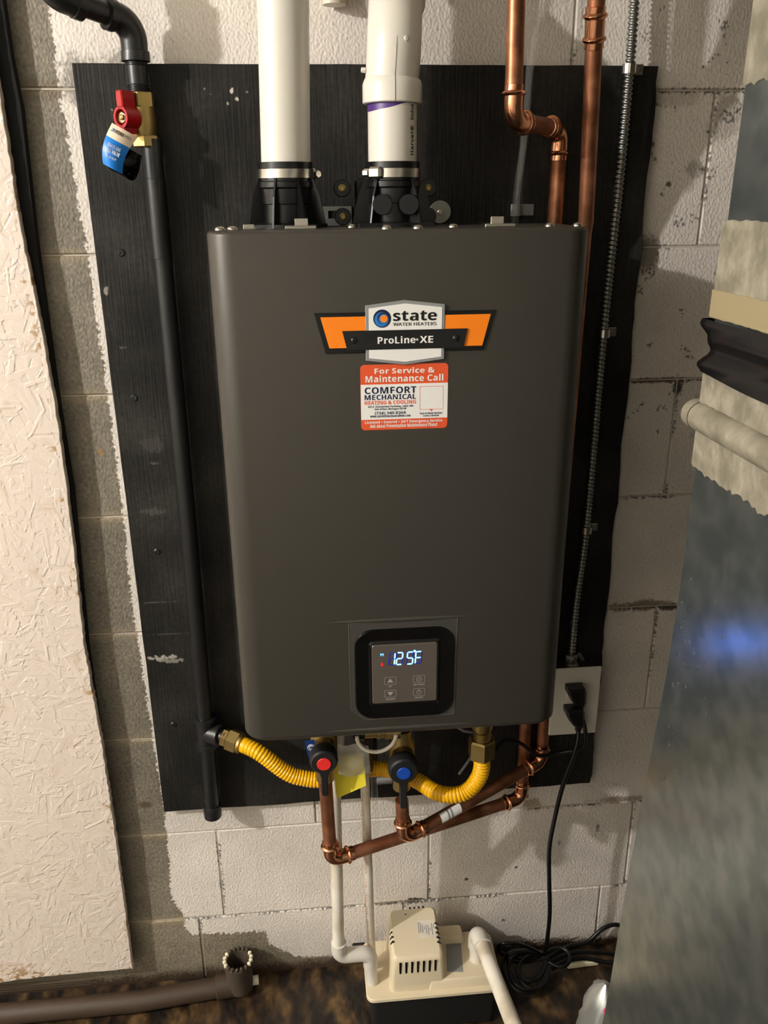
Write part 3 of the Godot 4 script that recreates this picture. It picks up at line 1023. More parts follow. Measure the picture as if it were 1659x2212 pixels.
func seven(st: SurfaceTool, cx: float, cy: float, w: float, h: float, segs: String, z: float):
	var k := 0.0008
	var hw := w / 2
	var hh := h / 2
	var defs := {"a": [Vector2(-hw, hh), Vector2(hw, hh)], "b": [Vector2(hw, hh), Vector2(hw, 0)], "c": [Vector2(hw, 0), Vector2(hw, -hh)], "d": [Vector2(-hw, -hh), Vector2(hw, -hh)], "e": [Vector2(-hw, 0), Vector2(-hw, -hh)], "f": [Vector2(-hw, hh), Vector2(-hw, 0)], "g": [Vector2(-hw, 0), Vector2(hw, 0)]}
	for s in segs:
		var a: Vector2 = defs[s][0]
		var b: Vector2 = defs[s][1]
		var d := (b - a).normalized()
		var q := d.orthogonal() * k
		var p := PackedVector2Array()
		for e in [a + d * 0.0005, a + d * 0.0013 + q, b - d * 0.0013 + q, b - d * 0.0005, b - d * 0.0013 - q, a + d * 0.0013 - q]:
			p.append(Vector2(cx + e.x + e.y * 0.07, cy + e.y))
		prism(st, p, z - 0.0003, z)

func build_panel(t: Node3D):
	var st := begin()
	# a sloping black frame round the screen
	var o := rrect(0.002, 0.8655, 0.139, 0.1415, 0.026, 7)
	var o2 := rrect(0.002, 0.8655, 0.136, 0.1385, 0.025, 7)
	var m := rrect(0.0018, 0.8665, 0.100, 0.103, 0.006, 7)
	var i0 := rrect(0.0018, 0.8665, 0.094, 0.097, 0.004, 7)
	ring_plate(st, o, FZ - 0.0002, o2, FZ + 0.0026)
	ring_plate(st, o2, FZ + 0.0026, m, FZ + 0.0010)
	ring_plate(st, m, FZ + 0.0010, i0, FZ + 0.0024)
	var n := part("control_panel", st, M.gloss_black, t, "black framed control panel with lit blue digits")
	st = begin()
	prism(st, rrect(0.0015, 0.8668, 0.0905, 0.0925, 0.003, 5), FZ - 0.0003, FZ + 0.0038, Transform3D(), 0.0008)
	part("screen", st, M.screen_glass, n)
	var z := FZ + 0.0042
	var cy := 0.8912
	# the four places of the display: lit segments, and the unlit ones that the backlight tints
	var places := [[-0.0163, "bc", "adefg"], [-0.0057, "abged", "cf"], [0.0088, "afgcd", "be"], [0.0203, "afge", "bcd"]]
	for p in places:
		st = begin()
		seven(st, p[0], cy, 0.0078, 0.0186, p[2], z - 0.0001)
		part("dim_digit", st, M.ghost_digit, n)
		st = begin()
		seven(st, p[0], cy, 0.0078, 0.0186, p[1], z)
		part("digit", st, M.lit_digit, n)
	st = begin()
	prism(st, disc(0.0151, 0.9017, 0.0017, 14), z - 0.0003, z)
	part("degree_mark", st, M.lit_digit, n)
	st = begin()
	box(st, Vector3(-0.0300, 0.8995, z - 0.0002), Vector3(0.005, 0.0016, 0.0004))
	box(st, Vector3(-0.0283, 0.8978, z - 0.0002), Vector3(0.0014, 0.0024, 0.0004))
	box(st, Vector3(-0.0312, 0.8977, z - 0.0002), Vector3(0.0014, 0.0020, 0.0004))
	part("tap_symbol", st, M.lit_tap, n)
	st = begin()
	prism(st, V([-0.0299, 0.8868, -0.0284, 0.8840, -0.0283, 0.8815, -0.0299, 0.8804, -0.0315, 0.8815, -0.0313, 0.8835]), z - 0.0003, z)
	part("flame_symbol", st, M.lit_flame, n)
	for b in [[-0.0187, 0.8568, "UP"], [-0.0187, 0.8361, "DOWN"], [0.0215, 0.8571, "SETTING"], [0.0215, 0.8361, "ON/OFF"]]:
		st = begin()
		ring_plate(st, rrect(b[0], b[1], 0.0165, 0.0120, 0.002, 4), z, rrect(b[0], b[1], 0.0155, 0.0110, 0.0018, 4), z)
		if b[2] == "UP": prism(st, V([b[0] - 0.0042, b[1] - 0.0026, b[0] + 0.0042, b[1] - 0.0026, b[0], b[1] + 0.0034]), z - 0.0003, z)
		elif b[2] == "DOWN": prism(st, V([b[0] - 0.0042, b[1] + 0.0026, b[0] + 0.0042, b[1] + 0.0026, b[0], b[1] - 0.0034]), z - 0.0003, z)
		elif b[2] == "SETTING":
			ring_plate(st, disc(b[0], b[1], 0.0042, 18), z, disc(b[0], b[1], 0.0035, 18), z)
			ring_plate(st, disc(b[0], b[1], 0.0018, 12), z, disc(b[0], b[1], 0.0012, 12), z)
		else:
			ring_plate(st, disc(b[0], b[1] - 0.0004, 0.0036, 18), z, disc(b[0], b[1] - 0.0004, 0.0029, 18), z)
			box(st, Vector3(b[0], b[1] + 0.002, z), Vector3(0.0008, 0.0046, 0.0004))
		part("button", st, M.pale_print, n)
		var hw: float = {"UP": 0.0024, "DOWN": 0.0065, "SETTING": 0.0080, "ON/OFF": 0.0058}[b[2]]
		write(b[2], n, M.pale_print, b[0] - hw, b[0] + hw, b[1] - 0.0101, b[1] - 0.0076, z, 700, "Droid Sans", 0.0002)
	# film over the panel: its border lies on the cover all round the frame
	st = begin()
	var fo := PackedVector2Array()
	var inner := rrect(0.002, 0.8655, 0.1395, 0.142, 0.026, 7)
	for q in inner:
		var dir := (q - Vector2(0.002, 0.8655)).normalized()
		var best := 1.0
		var quad := V([-0.0746, 0.9464, 0.0742, 0.9497, 0.0724, 0.7943, -0.0544, 0.7928, -0.0736, 0.8108])
		for i in 5:
			var hit = Geometry2D.segment_intersects_segment(Vector2(0.002, 0.8655), Vector2(0.002, 0.8655) + dir, quad[i], quad[(i + 1) % 5])
			if hit != null: best = minf(best, Vector2(0.002, 0.8655).distance_to(hit))
		fo.append(Vector2(0.002, 0.8655) + dir * best)
	ring_plate(st, fo, FZ + 0.0004, inner, FZ + 0.0006)
	part("protective_film", st, M.film, n, "clear protective film left on the panel")
	var fe := V([-0.0746, 0.9464, 0.0742, 0.9497, 0.0724, 0.7943, -0.0544, 0.7928, -0.0736, 0.8108])
	st = begin()
	for i in 5:
		var q0 := Vector3(fe[i].x, fe[i].y, FZ + 0.0003)
		var q1 := Vector3(fe[(i + 1) % 5].x, fe[(i + 1) % 5].y, FZ + 0.0003)
		tube(st, [q0, q1], 0.00045, 6)
	part("film_edge", st, M.film_rim, n)
	var glow := SpotLight3D.new()
	glow.name = "display_light"
	glow.light_color = Color(0.35, 0.55, 1.0)
	glow.light_energy = 0.004
	glow.light_size = 0.002
	glow.spot_range = 4.0
	glow.spot_attenuation = 2.0
	glow.spot_angle = 70.0
	glow.rotation.y = PI
	glow.shadow_enabled = true
	glow.position = Vector3(0.003, 0.891, FZ + 0.008)
	add_child(glow)

func build_collars(t: Node3D):
	for c in [[-0.133, 0.17], [0.0, 0.17]]:
		var x: float = c[0]
		var z: float = c[1]
		var first: bool = x < -0.1
		var st := begin()
		lathe(st, Vector3(x, HT - 0.001, z), Vector3.UP, [Vector2(0.050, 0), Vector2(0.050, 0.005), Vector2(0.031, 0.007), Vector2(0.0305, 0.028), Vector2(0.0325, 0.029), Vector2(0.0335, 0.046), Vector2(0.035, 0.048), Vector2(0.035, 0.054), Vector2(0.0335, 0.055), Vector2(0.0335, 0.064), Vector2(0.0335, 0.0765), Vector2(0.0303, 0.0765), Vector2(0.0303, 0.06)], 40)
		if not first: box(st, Vector3(x, HT + 0.002, z), Vector3(0.094, 0.006, 0.094), 0.001)
		var n := part("vent_collar", st, M.black_plastic, t, "black vent collar with fins")
		# stiffening fins that flare towards the base
		var angs := [200, 250, 296, 340, 25, 70, 115, 160] if first else [180, 232, 308, 0, 60, 120]
		for a in angs:
			var d := Vector3(cos(deg_to_rad(a)), 0, -sin(deg_to_rad(a)))
			var s := Vector3.UP.cross(d) * 0.0011
			st = begin()
			var p := [Vector3(x, 0, z) + d * 0.029 + Vector3(0, HT, 0), Vector3(x, 0, z) + d * (0.051 if first else 0.052) + Vector3(0, HT, 0), Vector3(x, 0, z) + d * 0.044 + Vector3(0, HT + 0.036, 0), Vector3(x, 0, z) + d * 0.0345 + Vector3(0, HT + 0.059, 0), Vector3(x, 0, z) + d * 0.029 + Vector3(0, HT + 0.059, 0)]
			var f := []
			var b := []
			for q in p:
				f.append(q + s); b.append(q - s)
			face(st, f, s); face(st, b, -s)
			for i in 5:
				var j := (i + 1) % 5
				var mid: Vector3 = (f[i] + b[j]) / 2 - (p[0] + p[2]) / 2
				face(st, [f[i], f[j], b[j], b[i]], mid)
			part("fin", st, M.black_plastic, n)
		if first: continue
		# test-port plate with four brass-bushed ears behind the collar
		st = begin()
		box(st, Vector3(-0.002, HT + 0.029, 0.135), Vector3(0.088, 0.058, 0.012), 0.003)
		var pl := part("port_plate", st, M.black_plastic, t, "black plate with four brass bushed ears")
		for e in [[-0.0625, 1.4958], [0.0490, 1.4953], [-0.0622, 1.4612], [0.0492, 1.4608]]:
			st = begin()
			lathe(st, Vector3(e[0], e[1], 0.133), Vector3(0, 0, 1), [Vector2(0.0108, 0), Vector2(0.0108, 0.012), Vector2(0.0098, 0.013), Vector2(0.004, 0.013)], 24)
			part("ear", st, M.black_plastic, pl)
			st = begin()
			lathe(st, Vector3(e[0], e[1], 0.145), Vector3(0, 0, 1), [Vector2(0.0046, 0), Vector2(0.0046, 0.0022), Vector2(0.0036, 0.0026), Vector2(0.0030, 0.0014), Vector2(0.0024, 0.0014), Vector2(0.0020, 0.0024), Vector2(0, 0.0024)], 20)
			part("bushing", st, M.brass, pl)
		# twin test ports on the front of the collar
		for e in [-0.0165, 0.0165]:
			st = begin()
			lathe(st, Vector3(e, HT + 0.026, 0.196), Vector3(0, 0, 1), [Vector2(0.012, 0), Vector2(0.012, 0.012), Vector2(0.0115, 0.0135), Vector2(0.0, 0.0135)], 24)
			part("test_port", st, M.matte_black, n)

func clamp_band(t: Node3D, x: float, z: float, y: float, side: Vector3):
	var st := begin()
	lathe(st, Vector3(x, y - 0.0055, z), Vector3.UP, [Vector2(0.0336, 0), Vector2(0.0352, 0.0004), Vector2(0.0350, 0.0055), Vector2(0.0352, 0.0106), Vector2(0.0336, 0.011)], 44, 0.6, false)
	part("band", st, M.steel, t)
	st = begin()
	var c := Vector3(x, y, z) + side * 0.0385
	var tang := Vector3.UP.cross(side)
	box(st, c, Vector3(0.018, 0.0135, 0.009), 0.0025, "", Basis(tang, Vector3.UP, side))
	part("worm_housing", st, M.steel, t)
	st = begin()
	nut(st, c + tang * -0.017, tang, 0.0048, 0.008, 0.0006)
	part("worm_screw", st, M.steel, t)

func build_vents():
	var t := thing("vent_pipe", "straight white plastic vent pipe rising from the left black collar", "pipe", Vector3(-0.133, 1.51, 0.17))
	var st := begin()
	tube(st, [Vector3(-0.1325, 1.512, 0.17), Vector3(-0.1255, 1.75, 0.17), Vector3(-0.12, 2.0, 0.17)], 0.0302, 40)
	part("pipe", st, M.pvc, t)
	var c := thing("hose_clamp", "steel band clamp round the foot of the straight vent pipe", "clamp", Vector3(-0.133, 1.5135, 0.17), "band clamps on the vent collars")
	clamp_band(c, -0.133, 0.17, HT + 0.0625, Vector3(0.8, 0, -0.6))
	c = thing("hose_clamp", "steel band clamp with its worm screw at front under the elbowed vent pipe", "clamp", Vector3(0, 1.5135, 0.17), "band clamps on the vent collars")
	clamp_band(c, 0.0, 0.17, HT + 0.0625, Vector3(-0.62, 0, 0.78).normalized())
	var e := thing("elbow_vent_pipe", "white plastic vent pipe with purple primer and an elbow above the right collar", "pipe", Vector3(0, 1.51, 0.17))
	st = begin()
	tube(st, [Vector3(0, 1.512, 0.17), Vector3(0, 1.60, 0.17)], 0.0302, 40)
	var p := part("pipe", st, M.pvc, e)
	for w in [["Harvel®", 1.5325, 1.5655], ["Indus", 1.5715, 1.589]]:
		var o := write(w[0], p, M.black_print, -0.5, 0.5, -0.5, 0.5, 0.0)
		var tm: TextMesh = o.mesh
		var bb := tm.get_aabb()
		var sc := Vector3((w[2] - w[1]) / bb.size.x, 0.0062 / bb.size.y, 0.03)
		var ang := 0.80
		var nrm := Vector3(sin(ang), 0, cos(ang))
		var tx := Vector3.UP
		var ty := Vector3.UP.cross(nrm) * -1.0
		var bas := Basis(tx, ty, nrm)
		o.basis = bas * Basis.from_scale(sc)
		o.position = Vector3(0, (w[1] + w[2]) / 2, 0.17) + nrm * 0.0303 - bas * (bb.get_center() * sc) 
	st = begin()
	var rings := []
	for r in 2:
		var ring := []
		for k in 48:
			var a := TAU * k / 48
			var low := 1.5900 - 0.0085 * maxf(0.0, -cos(a - 0.35)) - 0.001 * maxf(0, sin(a * 3.0))
			ring.append(Vector3(cos(a) * 0.03035, 1.592 if r else low, 0.17 - sin(a) * 0.03035))
		rings.append(ring)
	skin(st, rings)
	part("primer_smear", st, M.purple_primer, e, "smear of purple primer")
	# elbow: socket, curved body that leans back to the wall, upper socket
	var path := [Vector3(0, 1.5905, 0.17), Vector3(0, 1.5915, 0.17), Vector3(0, 1.6115, 0.17), Vector3(0, 1.616, 0.17), Vector3(0, 1.6185, 0.17)]
	var rad := [0.0345, 0.0362, 0.0362, 0.0345, 0.0325]
	var b := bend(Vector3(0, 1.60, 0.17), Vector3(0.0035, 1.678, 0.17), Vector3(0.012, 1.74, 0.105), 0.075, 10)
	for q in b:
		path.append(q); rad.append(0.0325)
	var d := (Vector3(0.012, 1.74, 0.105) - Vector3(0.0035, 1.678, 0.17)).normalized()
	var l: Vector3 = b[b.size() - 1]
	for s in [[0.002, 0.0345], [0.005, 0.0362], [0.028, 0.0362], [0.0285, 0.0345]]:
		path.append(l + d * s[0]); rad.append(s[1])
	st = begin()
	tube(st, path, rad, 40)
	var eb := part("elbow", st, M.pvc, e)
	st = begin()
	var seam := []
	for i in path.size(): seam.append(path[i] + Vector3(-0.0 + 0.0035, 0, 1).normalized() * (rad[i] - 0.0001))
	tube(st, seam, 0.0005, 6)
	part("mould_seam", st, M.mastic, eb)
	for q in [[Vector3(0.0125, 1.6565, 0.1965), Vector3(0.35, 0.1, 0.93)], [Vector3(-0.0325, 1.627, 0.172), Vector3(-1, 0.1, 0.05)]]:
		st = begin()
		lathe(st, q[0], q[1].normalized(), [Vector2(0.0032, 0), Vector2(0.0030, 0.0045), Vector2(0.0018, 0.0052), Vector2(0, 0.0052)], 14)
		part("moulded_stud", st, M.pvc, eb)
	st = begin()
	tube(st, [l + d * 0.02, l + d * 0.10], 0.0302, 36)
	part("upper_pipe", st, M.pvc, e)
	st = begin()
	tube(st, [l + d * 0.0285, l + d * 0.033], 0.0306, 36)
	part("primer_ring", st, M.purple_primer, e)
	var s := thing("pipe_stub", "short grey white pipe end hanging against the wall between the vent pipes", "pipe", Vector3(-0.062, 1.72, 0.03))
	st = begin()
	tube(st, [Vector3(-0.061, 1.7235, 0.018), Vector3(-0.061, 1.95, 0.018)], [0.0155, 0.0155], 28)
	part("stub", st, M.old_pvc, s)

# ------------------------------------------------------------------ gas line
func build_gas_line():
	var z := 0.042
	var t := thing("gas_pipe", "black painted steel gas pipe with elbow, tee and capped drip leg left of the heater", "pipe", Vector3(-0.313, 0.436, z))
	var st := begin()
	tube(st, [Vector3(-0.3125, 1.56, z), Vector3(-0.3125, 1.0, z), Vector3(-0.3155, 0.64, z)], 0.01335, 28)
	part("pipe", st, M.black_paint, t)
	st = begin()
	lathe(st, Vector3(-0.3125, 1.4055, z), Vector3.UP, [Vector2(0.0136, 0), Vector2(0.0140, 0.0005), Vector2(0.0139, 0.105), Vector2(0.0135, 0.1055)], 28)
	part("pipe_sleeve", st, M.black_paint, t)
	# nipple with threads above the valve
	st = begin()
	tube(st, [Vector3(-0.322, 1.60, z), Vector3(-0.3225, 1.66, z)], 0.01335, 28)
	for k in 4:
		for y in [1.616, 1.647]:
			lathe(st, Vector3(-0.3222, y + 0.0026 * k, z), Vector3.UP, [Vector2(0.0133, 0), Vector2(0.0144, 0.0009), Vector2(0.0144, 0.0013), Vector2(0.0133, 0.0022)], 28, 0.3, false)
	part("nipple", st, M.black_paint, t)
	# top elbow: comes down, turns to the left and towards the room
	var c := Vector3(-0.3225, 1.697, z)
	var o := Vector3(-0.388, 1.712, 0.098)
	var path := [Vector3(-0.3225, 1.652, z), Vector3(-0.3225, 1.6525, z), Vector3(-0.3225, 1.664, z), Vector3(-0.3225, 1.6645, z)]
	var rad := [0.0165, 0.0185, 0.0185, 0.0168]
	var b := bend(Vector3(-0.3225, 1.65, z), c, o, 0.026, 9)
	for q in b:
		path.append(q); rad.append(0.0172)
	var d := (o - c).normalized()
	var l: Vector3 = b[b.size() - 1]
	for s in [[0.004, 0.0172], [0.0045, 0.0188], [0.014, 0.0188], [0.0145, 0.015]]:
		path.append(l + d * s[0]); rad.append(s[1])
	st = begin()
	tube(st, path, rad, 28)
	part("elbow", st, M.black_paint, t)
	st = begin()
	tube(st, [l + d * 0.01, o - d * 0.01], 0.01335, 28)
	part("nipple", st, M.black_paint, t)
	# second elbow turns up out of the picture
	var c2 := o + d * 0.02
	path = [o - d * 0.021, o - d * 0.0205, o - d * 0.009, o - d * 0.0085]
	rad = [0.0165, 0.0188, 0.0188, 0.0172]
	for q in bend(o, c2, c2 + Vector3(-0.015, 0.1, 0.0), 0.024, 9):
		path.append(q); rad.append(0.0172)
	path.append(c2 + Vector3(-0.0045, 0.036, 0)); rad.append(0.0172)
	path.append(c2 + Vector3(-0.0046, 0.0365, 0)); rad.append(0.0188)
	path.append(c2 + Vector3(-0.006, 0.050, 0)); rad.append(0.0188)
	st = begin()
	tube(st, path, rad, 28)
	part("elbow", st, M.black_paint, t)
	st = begin()
	tube(st, [c2 + Vector3(-0.006, 0.045, 0), c2 + Vector3(-0.02, 0.4, 0)], 0.01335, 24)
	part("pipe", st, M.black_paint, t)
	# tee, drip leg and cap
	st = begin()
	var tc := Vector3(-0.3155, 0.618, z)
	lathe(st, tc + Vector3(0, -0.031, 0), Vector3.UP, [Vector2(0.0165, 0), Vector2(0.0190, 0.001), Vector2(0.0190, 0.009), Vector2(0.0170, 0.010), Vector2(0.0170, 0.052), Vector2(0.0190, 0.053), Vector2(0.0190, 0.061), Vector2(0.0165, 0.062)], 28)
	var bd := Vector3(0.86, 0.0, 0.50).normalized()
	lathe(st, tc, bd, [Vector2(0.0170, 0.0), Vector2(0.0170, 0.020), Vector2(0.0190, 0.021), Vector2(0.0190, 0.030), Vector2(0.0150, 0.031)], 28)
	part("tee", st, M.black_paint, t)
	st = begin()
	tube(st, [tc + bd * 0.028, tc + bd * 0.042], 0.0125, 24)
	part("nipple", st, M.black_paint, t)
	st = begin()
	tube(st, [Vector3(-0.3158, 0.60, z), Vector3(-0.3185, 0.455, z)], 0.01335, 28)
	part("drip_leg", st, M.black_paint, t)
	st = begin()
	lathe(st, Vector3(-0.3187, 0.4355, z), Vector3.UP, [Vector2(0.012, 0), Vector2(0.0155, 0.002), Vector2(0.0160, 0.010), Vector2(0.0160, 0.026), Vector2(0.0150, 0.028), Vector2(0.013, 0.028)], 28)
	part("cap", st, M.black_paint, t)
	# brass ball valve
	var v := thing("gas_valve", "brass gas ball valve with a red lever on the black gas pipe", "valve", Vector3(-0.322, 1.585, z))
	st = begin()
	nut(st, Vector3(-0.3215, 1.598, z), Vector3.UP, 0.0188, 0.018, 0.001)
	lathe(st, Vector3(-0.3215, 1.562, z), Vector3.UP, [Vector2(0.014, 0), Vector2(0.0165, 0.001), Vector2(0.018, 0.012), Vector2(0.0185, 0.024), Vector2(0.017, 0.037)], 28, 0.6)
	nut(st, Vector3(-0.3190, 1.550, z), Vector3.UP, 0.0182, 0.014, 0.001)
	part("body", st, M.brass, v)
	var n := Vector3(-0.60, 0.0, 0.80).normalized()
	var hx := Vector3.UP.cross(n).normalized()
	var xf := Transform3D(Basis(hx, Vector3.UP, n), Vector3(-0.3440, 1.5841, 0.077) - n * 0.001)
	st = begin()
	var sc := Vector3(-0.3215, 1.5841, z)
	tube(st, [sc + n * 0.012, sc + n * 0.036], 0.0065, 18)
	part("stem", st, M.brass, v)
	st = begin()
	# lever outline in its own plane
	prism(st, V([-0.0052, 0.0095, -0.0058, 0.022, -0.0050, 0.0315, 0.0052, 0.0315, 0.0062, 0.022, 0.0058, 0.0095]), -0.022, 0.0, xf, 0.0015)
	prism(st, V([-0.0046, -0.0095, 0.0046, -0.0095, 0.0058, -0.0195, -0.0030, -0.0195]), -0.022, 0.0, xf, 0.0015)
	var ou := disc(0, 0, 0.0128, 28)
	var inn := disc(0, 0, 0.0095, 28)
	for i in 28:
		var j := (i + 1) % 28
		var mo: Vector3 = xf.basis * Vector3(ou[i].x, ou[i].y, 0)
		face(st, [lever_point(xf, ou[i], 0.0), lever_point(xf, ou[j], 0.0), lever_point(xf, inn[j], 0.0), lever_point(xf, inn[i], 0.0)], n)
		face(st, [lever_point(xf, ou[i], 0.0), lever_point(xf, ou[j], 0.0), lever_point(xf, ou[j], -0.024), lever_point(xf, ou[i], -0.024)], mo)
		face(st, [lever_point(xf, inn[i], 0.0), lever_point(xf, inn[j], 0.0), lever_point(xf, inn[j], -0.008), lever_point(xf, inn[i], -0.008)], -mo)
		face(st, [lever_point(xf, inn[i], -0.008), lever_point(xf, inn[j], -0.008), lever_point(xf, Vector2.ZERO, -0.008)], n)
		face(st, [lever_point(xf, ou[i], -0.024), lever_point(xf, ou[j], -0.024), lever_point(xf, Vector2.ZERO, -0.024)], -n)
	part("lever", st, M.red_paint, v, "red lever")
	st = begin()
	nut(st, xf * Vector3(0, 0, -0.0085), n, 0.0066, 0.005, 0.0006)
	part("lever_nut", st, M.steel, v)
	st = begin()
	lathe(st, xf * Vector3(0, 0, -0.004), n, [Vector2(0.0036, 0), Vector2(0.0034, 0.0030), Vector2(0.002, 0.0038), Vector2(0, 0.0038)], 14)
	part("stem_end", st, M.brass, v)
	build_hang_tag()

func lever_point(xf: Transform3D, p: Vector2, zz: float) -> Vector3:
	return xf * Vector3(p.x, p.y * 1.04, zz)

func build_hang_tag():
	# a bent card: down the front, a turn, and up again behind
	var A := Vector3(-0.3525, 1.5765, 0.088)
	var B := Vector3(-0.3225, 1.5600, 0.088)
	var W := (B - A).normalized()
	var wd := A.distance_to(B)
	var Dn := Vector3(-W.y, W.x, 0) * -1.0
	if Dn.y > 0: Dn = -Dn
	var Nf := Vector3(0, 0, 1)
	var t := thing("hang_tag", "curled blue and cream card tag hanging from the red gas valve lever", "tag", A)
	var prof := []
	for i in 13:
		var u := i / 12.0
		prof.append([Dn * (0.050 * u) + Nf * (0.010 * sin(u * 2.2)) + W * (0.010 * u * u * u), u])
	var st := {"cream": begin(), "blue": begin(), "black": begin()}
	for i in 12:
		var k := "cream" if i < 4 else "blue"
		st[k].set_smooth_group(1)
		st.black.set_smooth_group(1)
		for j in 6:
			var q := []
			for e2 in [[i, j], [i, j + 1], [i + 1, j + 1], [i + 1, j]]:
				var cu: float = e2[1] / 6.0
				q.append(A + prof[e2[0]][0] + Nf * (0.006 * sin(cu * PI) - 0.004 * cu) + W * (wd * cu * (1.0 - 0.25 * prof[e2[0]][1])))
			tri(st[k], q[0], q[2], q[1]); tri(st[k], q[0], q[3], q[2])
			var e := Nf * -0.0004
			tri(st.black, q[0] + e, q[1] + e, q[2] + e); tri(st.black, q[0] + e, q[2] + e, q[3] + e)
	# rear leaf
	var base: Vector3 = prof[12][0] + A
	var right := W * (wd * 0.75)
	var rear := []
	for i in 9:
		var u := i / 8.0
		rear.append(base + W * (0.004 + 0.020 * u) + Vector3(0.004 * u, -0.010 * sin(u * PI * 0.8) + 0.040 * u * u, -0.014 * sin(u * 1.6)))
	for i in 8:
		for j in 4:
			var q := [rear[i] + right * (j / 4.0), rear[i] + right * ((j + 1) / 4.0), rear[i + 1] + right * ((j + 1) / 4.0), rear[i + 1] + right * (j / 4.0)]
			tri(st.black, q[0], q[1], q[2]); tri(st.black, q[0], q[2], q[3])
			tri(st.black, q[0], q[2], q[1]); tri(st.black, q[0], q[3], q[2])
	part("cream_head", st.cream, M.tag_cream, t)
	part("blue_face", st.blue, M.tag_blue, t)
	part("black_back", st.black, M.gloss_black, t, "black reverse of the card")
	for w in [["HYDRA", 0.22, 0.62, 0.14, 0.0046, M.black_print, 700], ["PRO", 0.63, 0.90, 0.14, 0.0042, M.gray_print, 400], ["2", 0.10, 0.2, 0.14, 0.0044, M.sky_print, 700], ["BRASS GAS", 0.22, 0.76, 0.50, 0.0044, M.white_print, 400], ["BALL VALVE", 0.14, 0.80, 0.62, 0.0046, M.white_print, 700], ["SIZE: 3/4 IN FIP", 0.18, 0.70, 0.76, 0.0026, M.white_print, 400]]:
		var o := write(w[0], t, w[5], -0.5, 0.5, -0.5, 0.5, 0, w[6])
		var tm: TextMesh = o.mesh
		var bb := tm.get_aabb()
		var len: float = (w[2] - w[1]) * wd * (1.0 - 0.25 * w[3])
		var s2 := Vector3(len / bb.size.x, w[4] / bb.size.y, 0.02)
		var um: float = (w[1] + w[2]) / 2.0
		var v: float = w[3]
		var slope := (Dn * 0.05 + Nf * (0.022 * cos(v * 2.2)) + W * (0.03 * v * v)).normalized()
		var ac := (W * wd + Nf * (0.006 * PI * cos(um * PI) - 0.004)).normalized()
		var nn := ac.cross(-slope).normalized()
		var upv := nn.cross(ac)
		var bas := Basis(ac, upv, nn)
		var at := A + Dn * (0.050 * v) + Nf * (0.010 * sin(v * 2.2)) + W * (0.010 * v * v * v) + Nf * (0.006 * sin(um * PI) - 0.004 * um) + W * (wd * um * (1.0 - 0.25 * v))
		o.basis = bas * Basis.from_scale(s2)
		o.position = at + nn * 0.0006 - A - bas * (bb.get_center() * s2)

# ------------------------------------------------------------------ copper
func fitting(t: Node3D, a: Vector3, c: Vector3, b: Vector3, r: float, rad := 0.019) -> Array:
	var arc := bend(a, c, b, rad, 10)
	var d1 := (a - c).normalized()
	var d2 := (b - c).normalized()
	var s: Vector3 = arc[0]
	var e: Vector3 = arc[arc.size() - 1]
	var prof := [[0.0225, r + 0.0002], [0.022, r + 0.0014], [0.0155, r + 0.0014], [0.0145, r + 0.0034], [0.0125, r + 0.0044], [0.0105, r + 0.0034], [0.0095, r + 0.0014], [0.001, r + 0.0013]]
	var path := []
	var radii := []
	for q in prof:
		path.append(s + d1 * q[0]); radii.append(q[1])
	for q in arc:
		path.append(q); radii.append(r + 0.0012)
	prof.reverse()
	for q in prof:
		path.append(e + d2 * q[0]); radii.append(q[1])
	var st := begin()
	tube(st, path, radii, 28)
	part("elbow", st, M.bright_copper, t)
	return [s, e]

func copper_run(t: Node3D, pts: Array, r: float):
	var from: Vector3 = pts[0]
	for i in range(1, pts.size()):
		var to: Vector3 = pts[i]
		if i < pts.size() - 1:
			var se := fitting(t, pts[i - 1], pts[i], pts[i + 1], r)
			to = se[0]
			var st := begin()
			tube(st, [from, to], r, 28)
			part("pipe", st, M.copper, t)
			from = se[1]
		else:
			var st := begin()
			tube(st, [from, to], r, 28)
			part("pipe", st, M.copper, t)

func coupling(t: Node3D, p: Vector3, d: Vector3, r: float):
	var st := begin()
	var q := []
	for k in [[-0.024, 0.0002], [-0.0235, 0.0014], [-0.0165, 0.0014], [-0.015, 0.0036], [-0.013, 0.0044], [-0.011, 0.0036], [-0.0095, 0.0014], [0.0095, 0.0014], [0.011, 0.0036], [0.013, 0.0044], [0.015, 0.0036], [0.0165, 0.0014], [0.0235, 0.0014], [0.024, 0.0002]]: q.append(Vector2(r + k[1], k[0]))
	lathe(st, p, d, q, 28, 0.6)
	part("coupling", st, M.bright_copper, t)

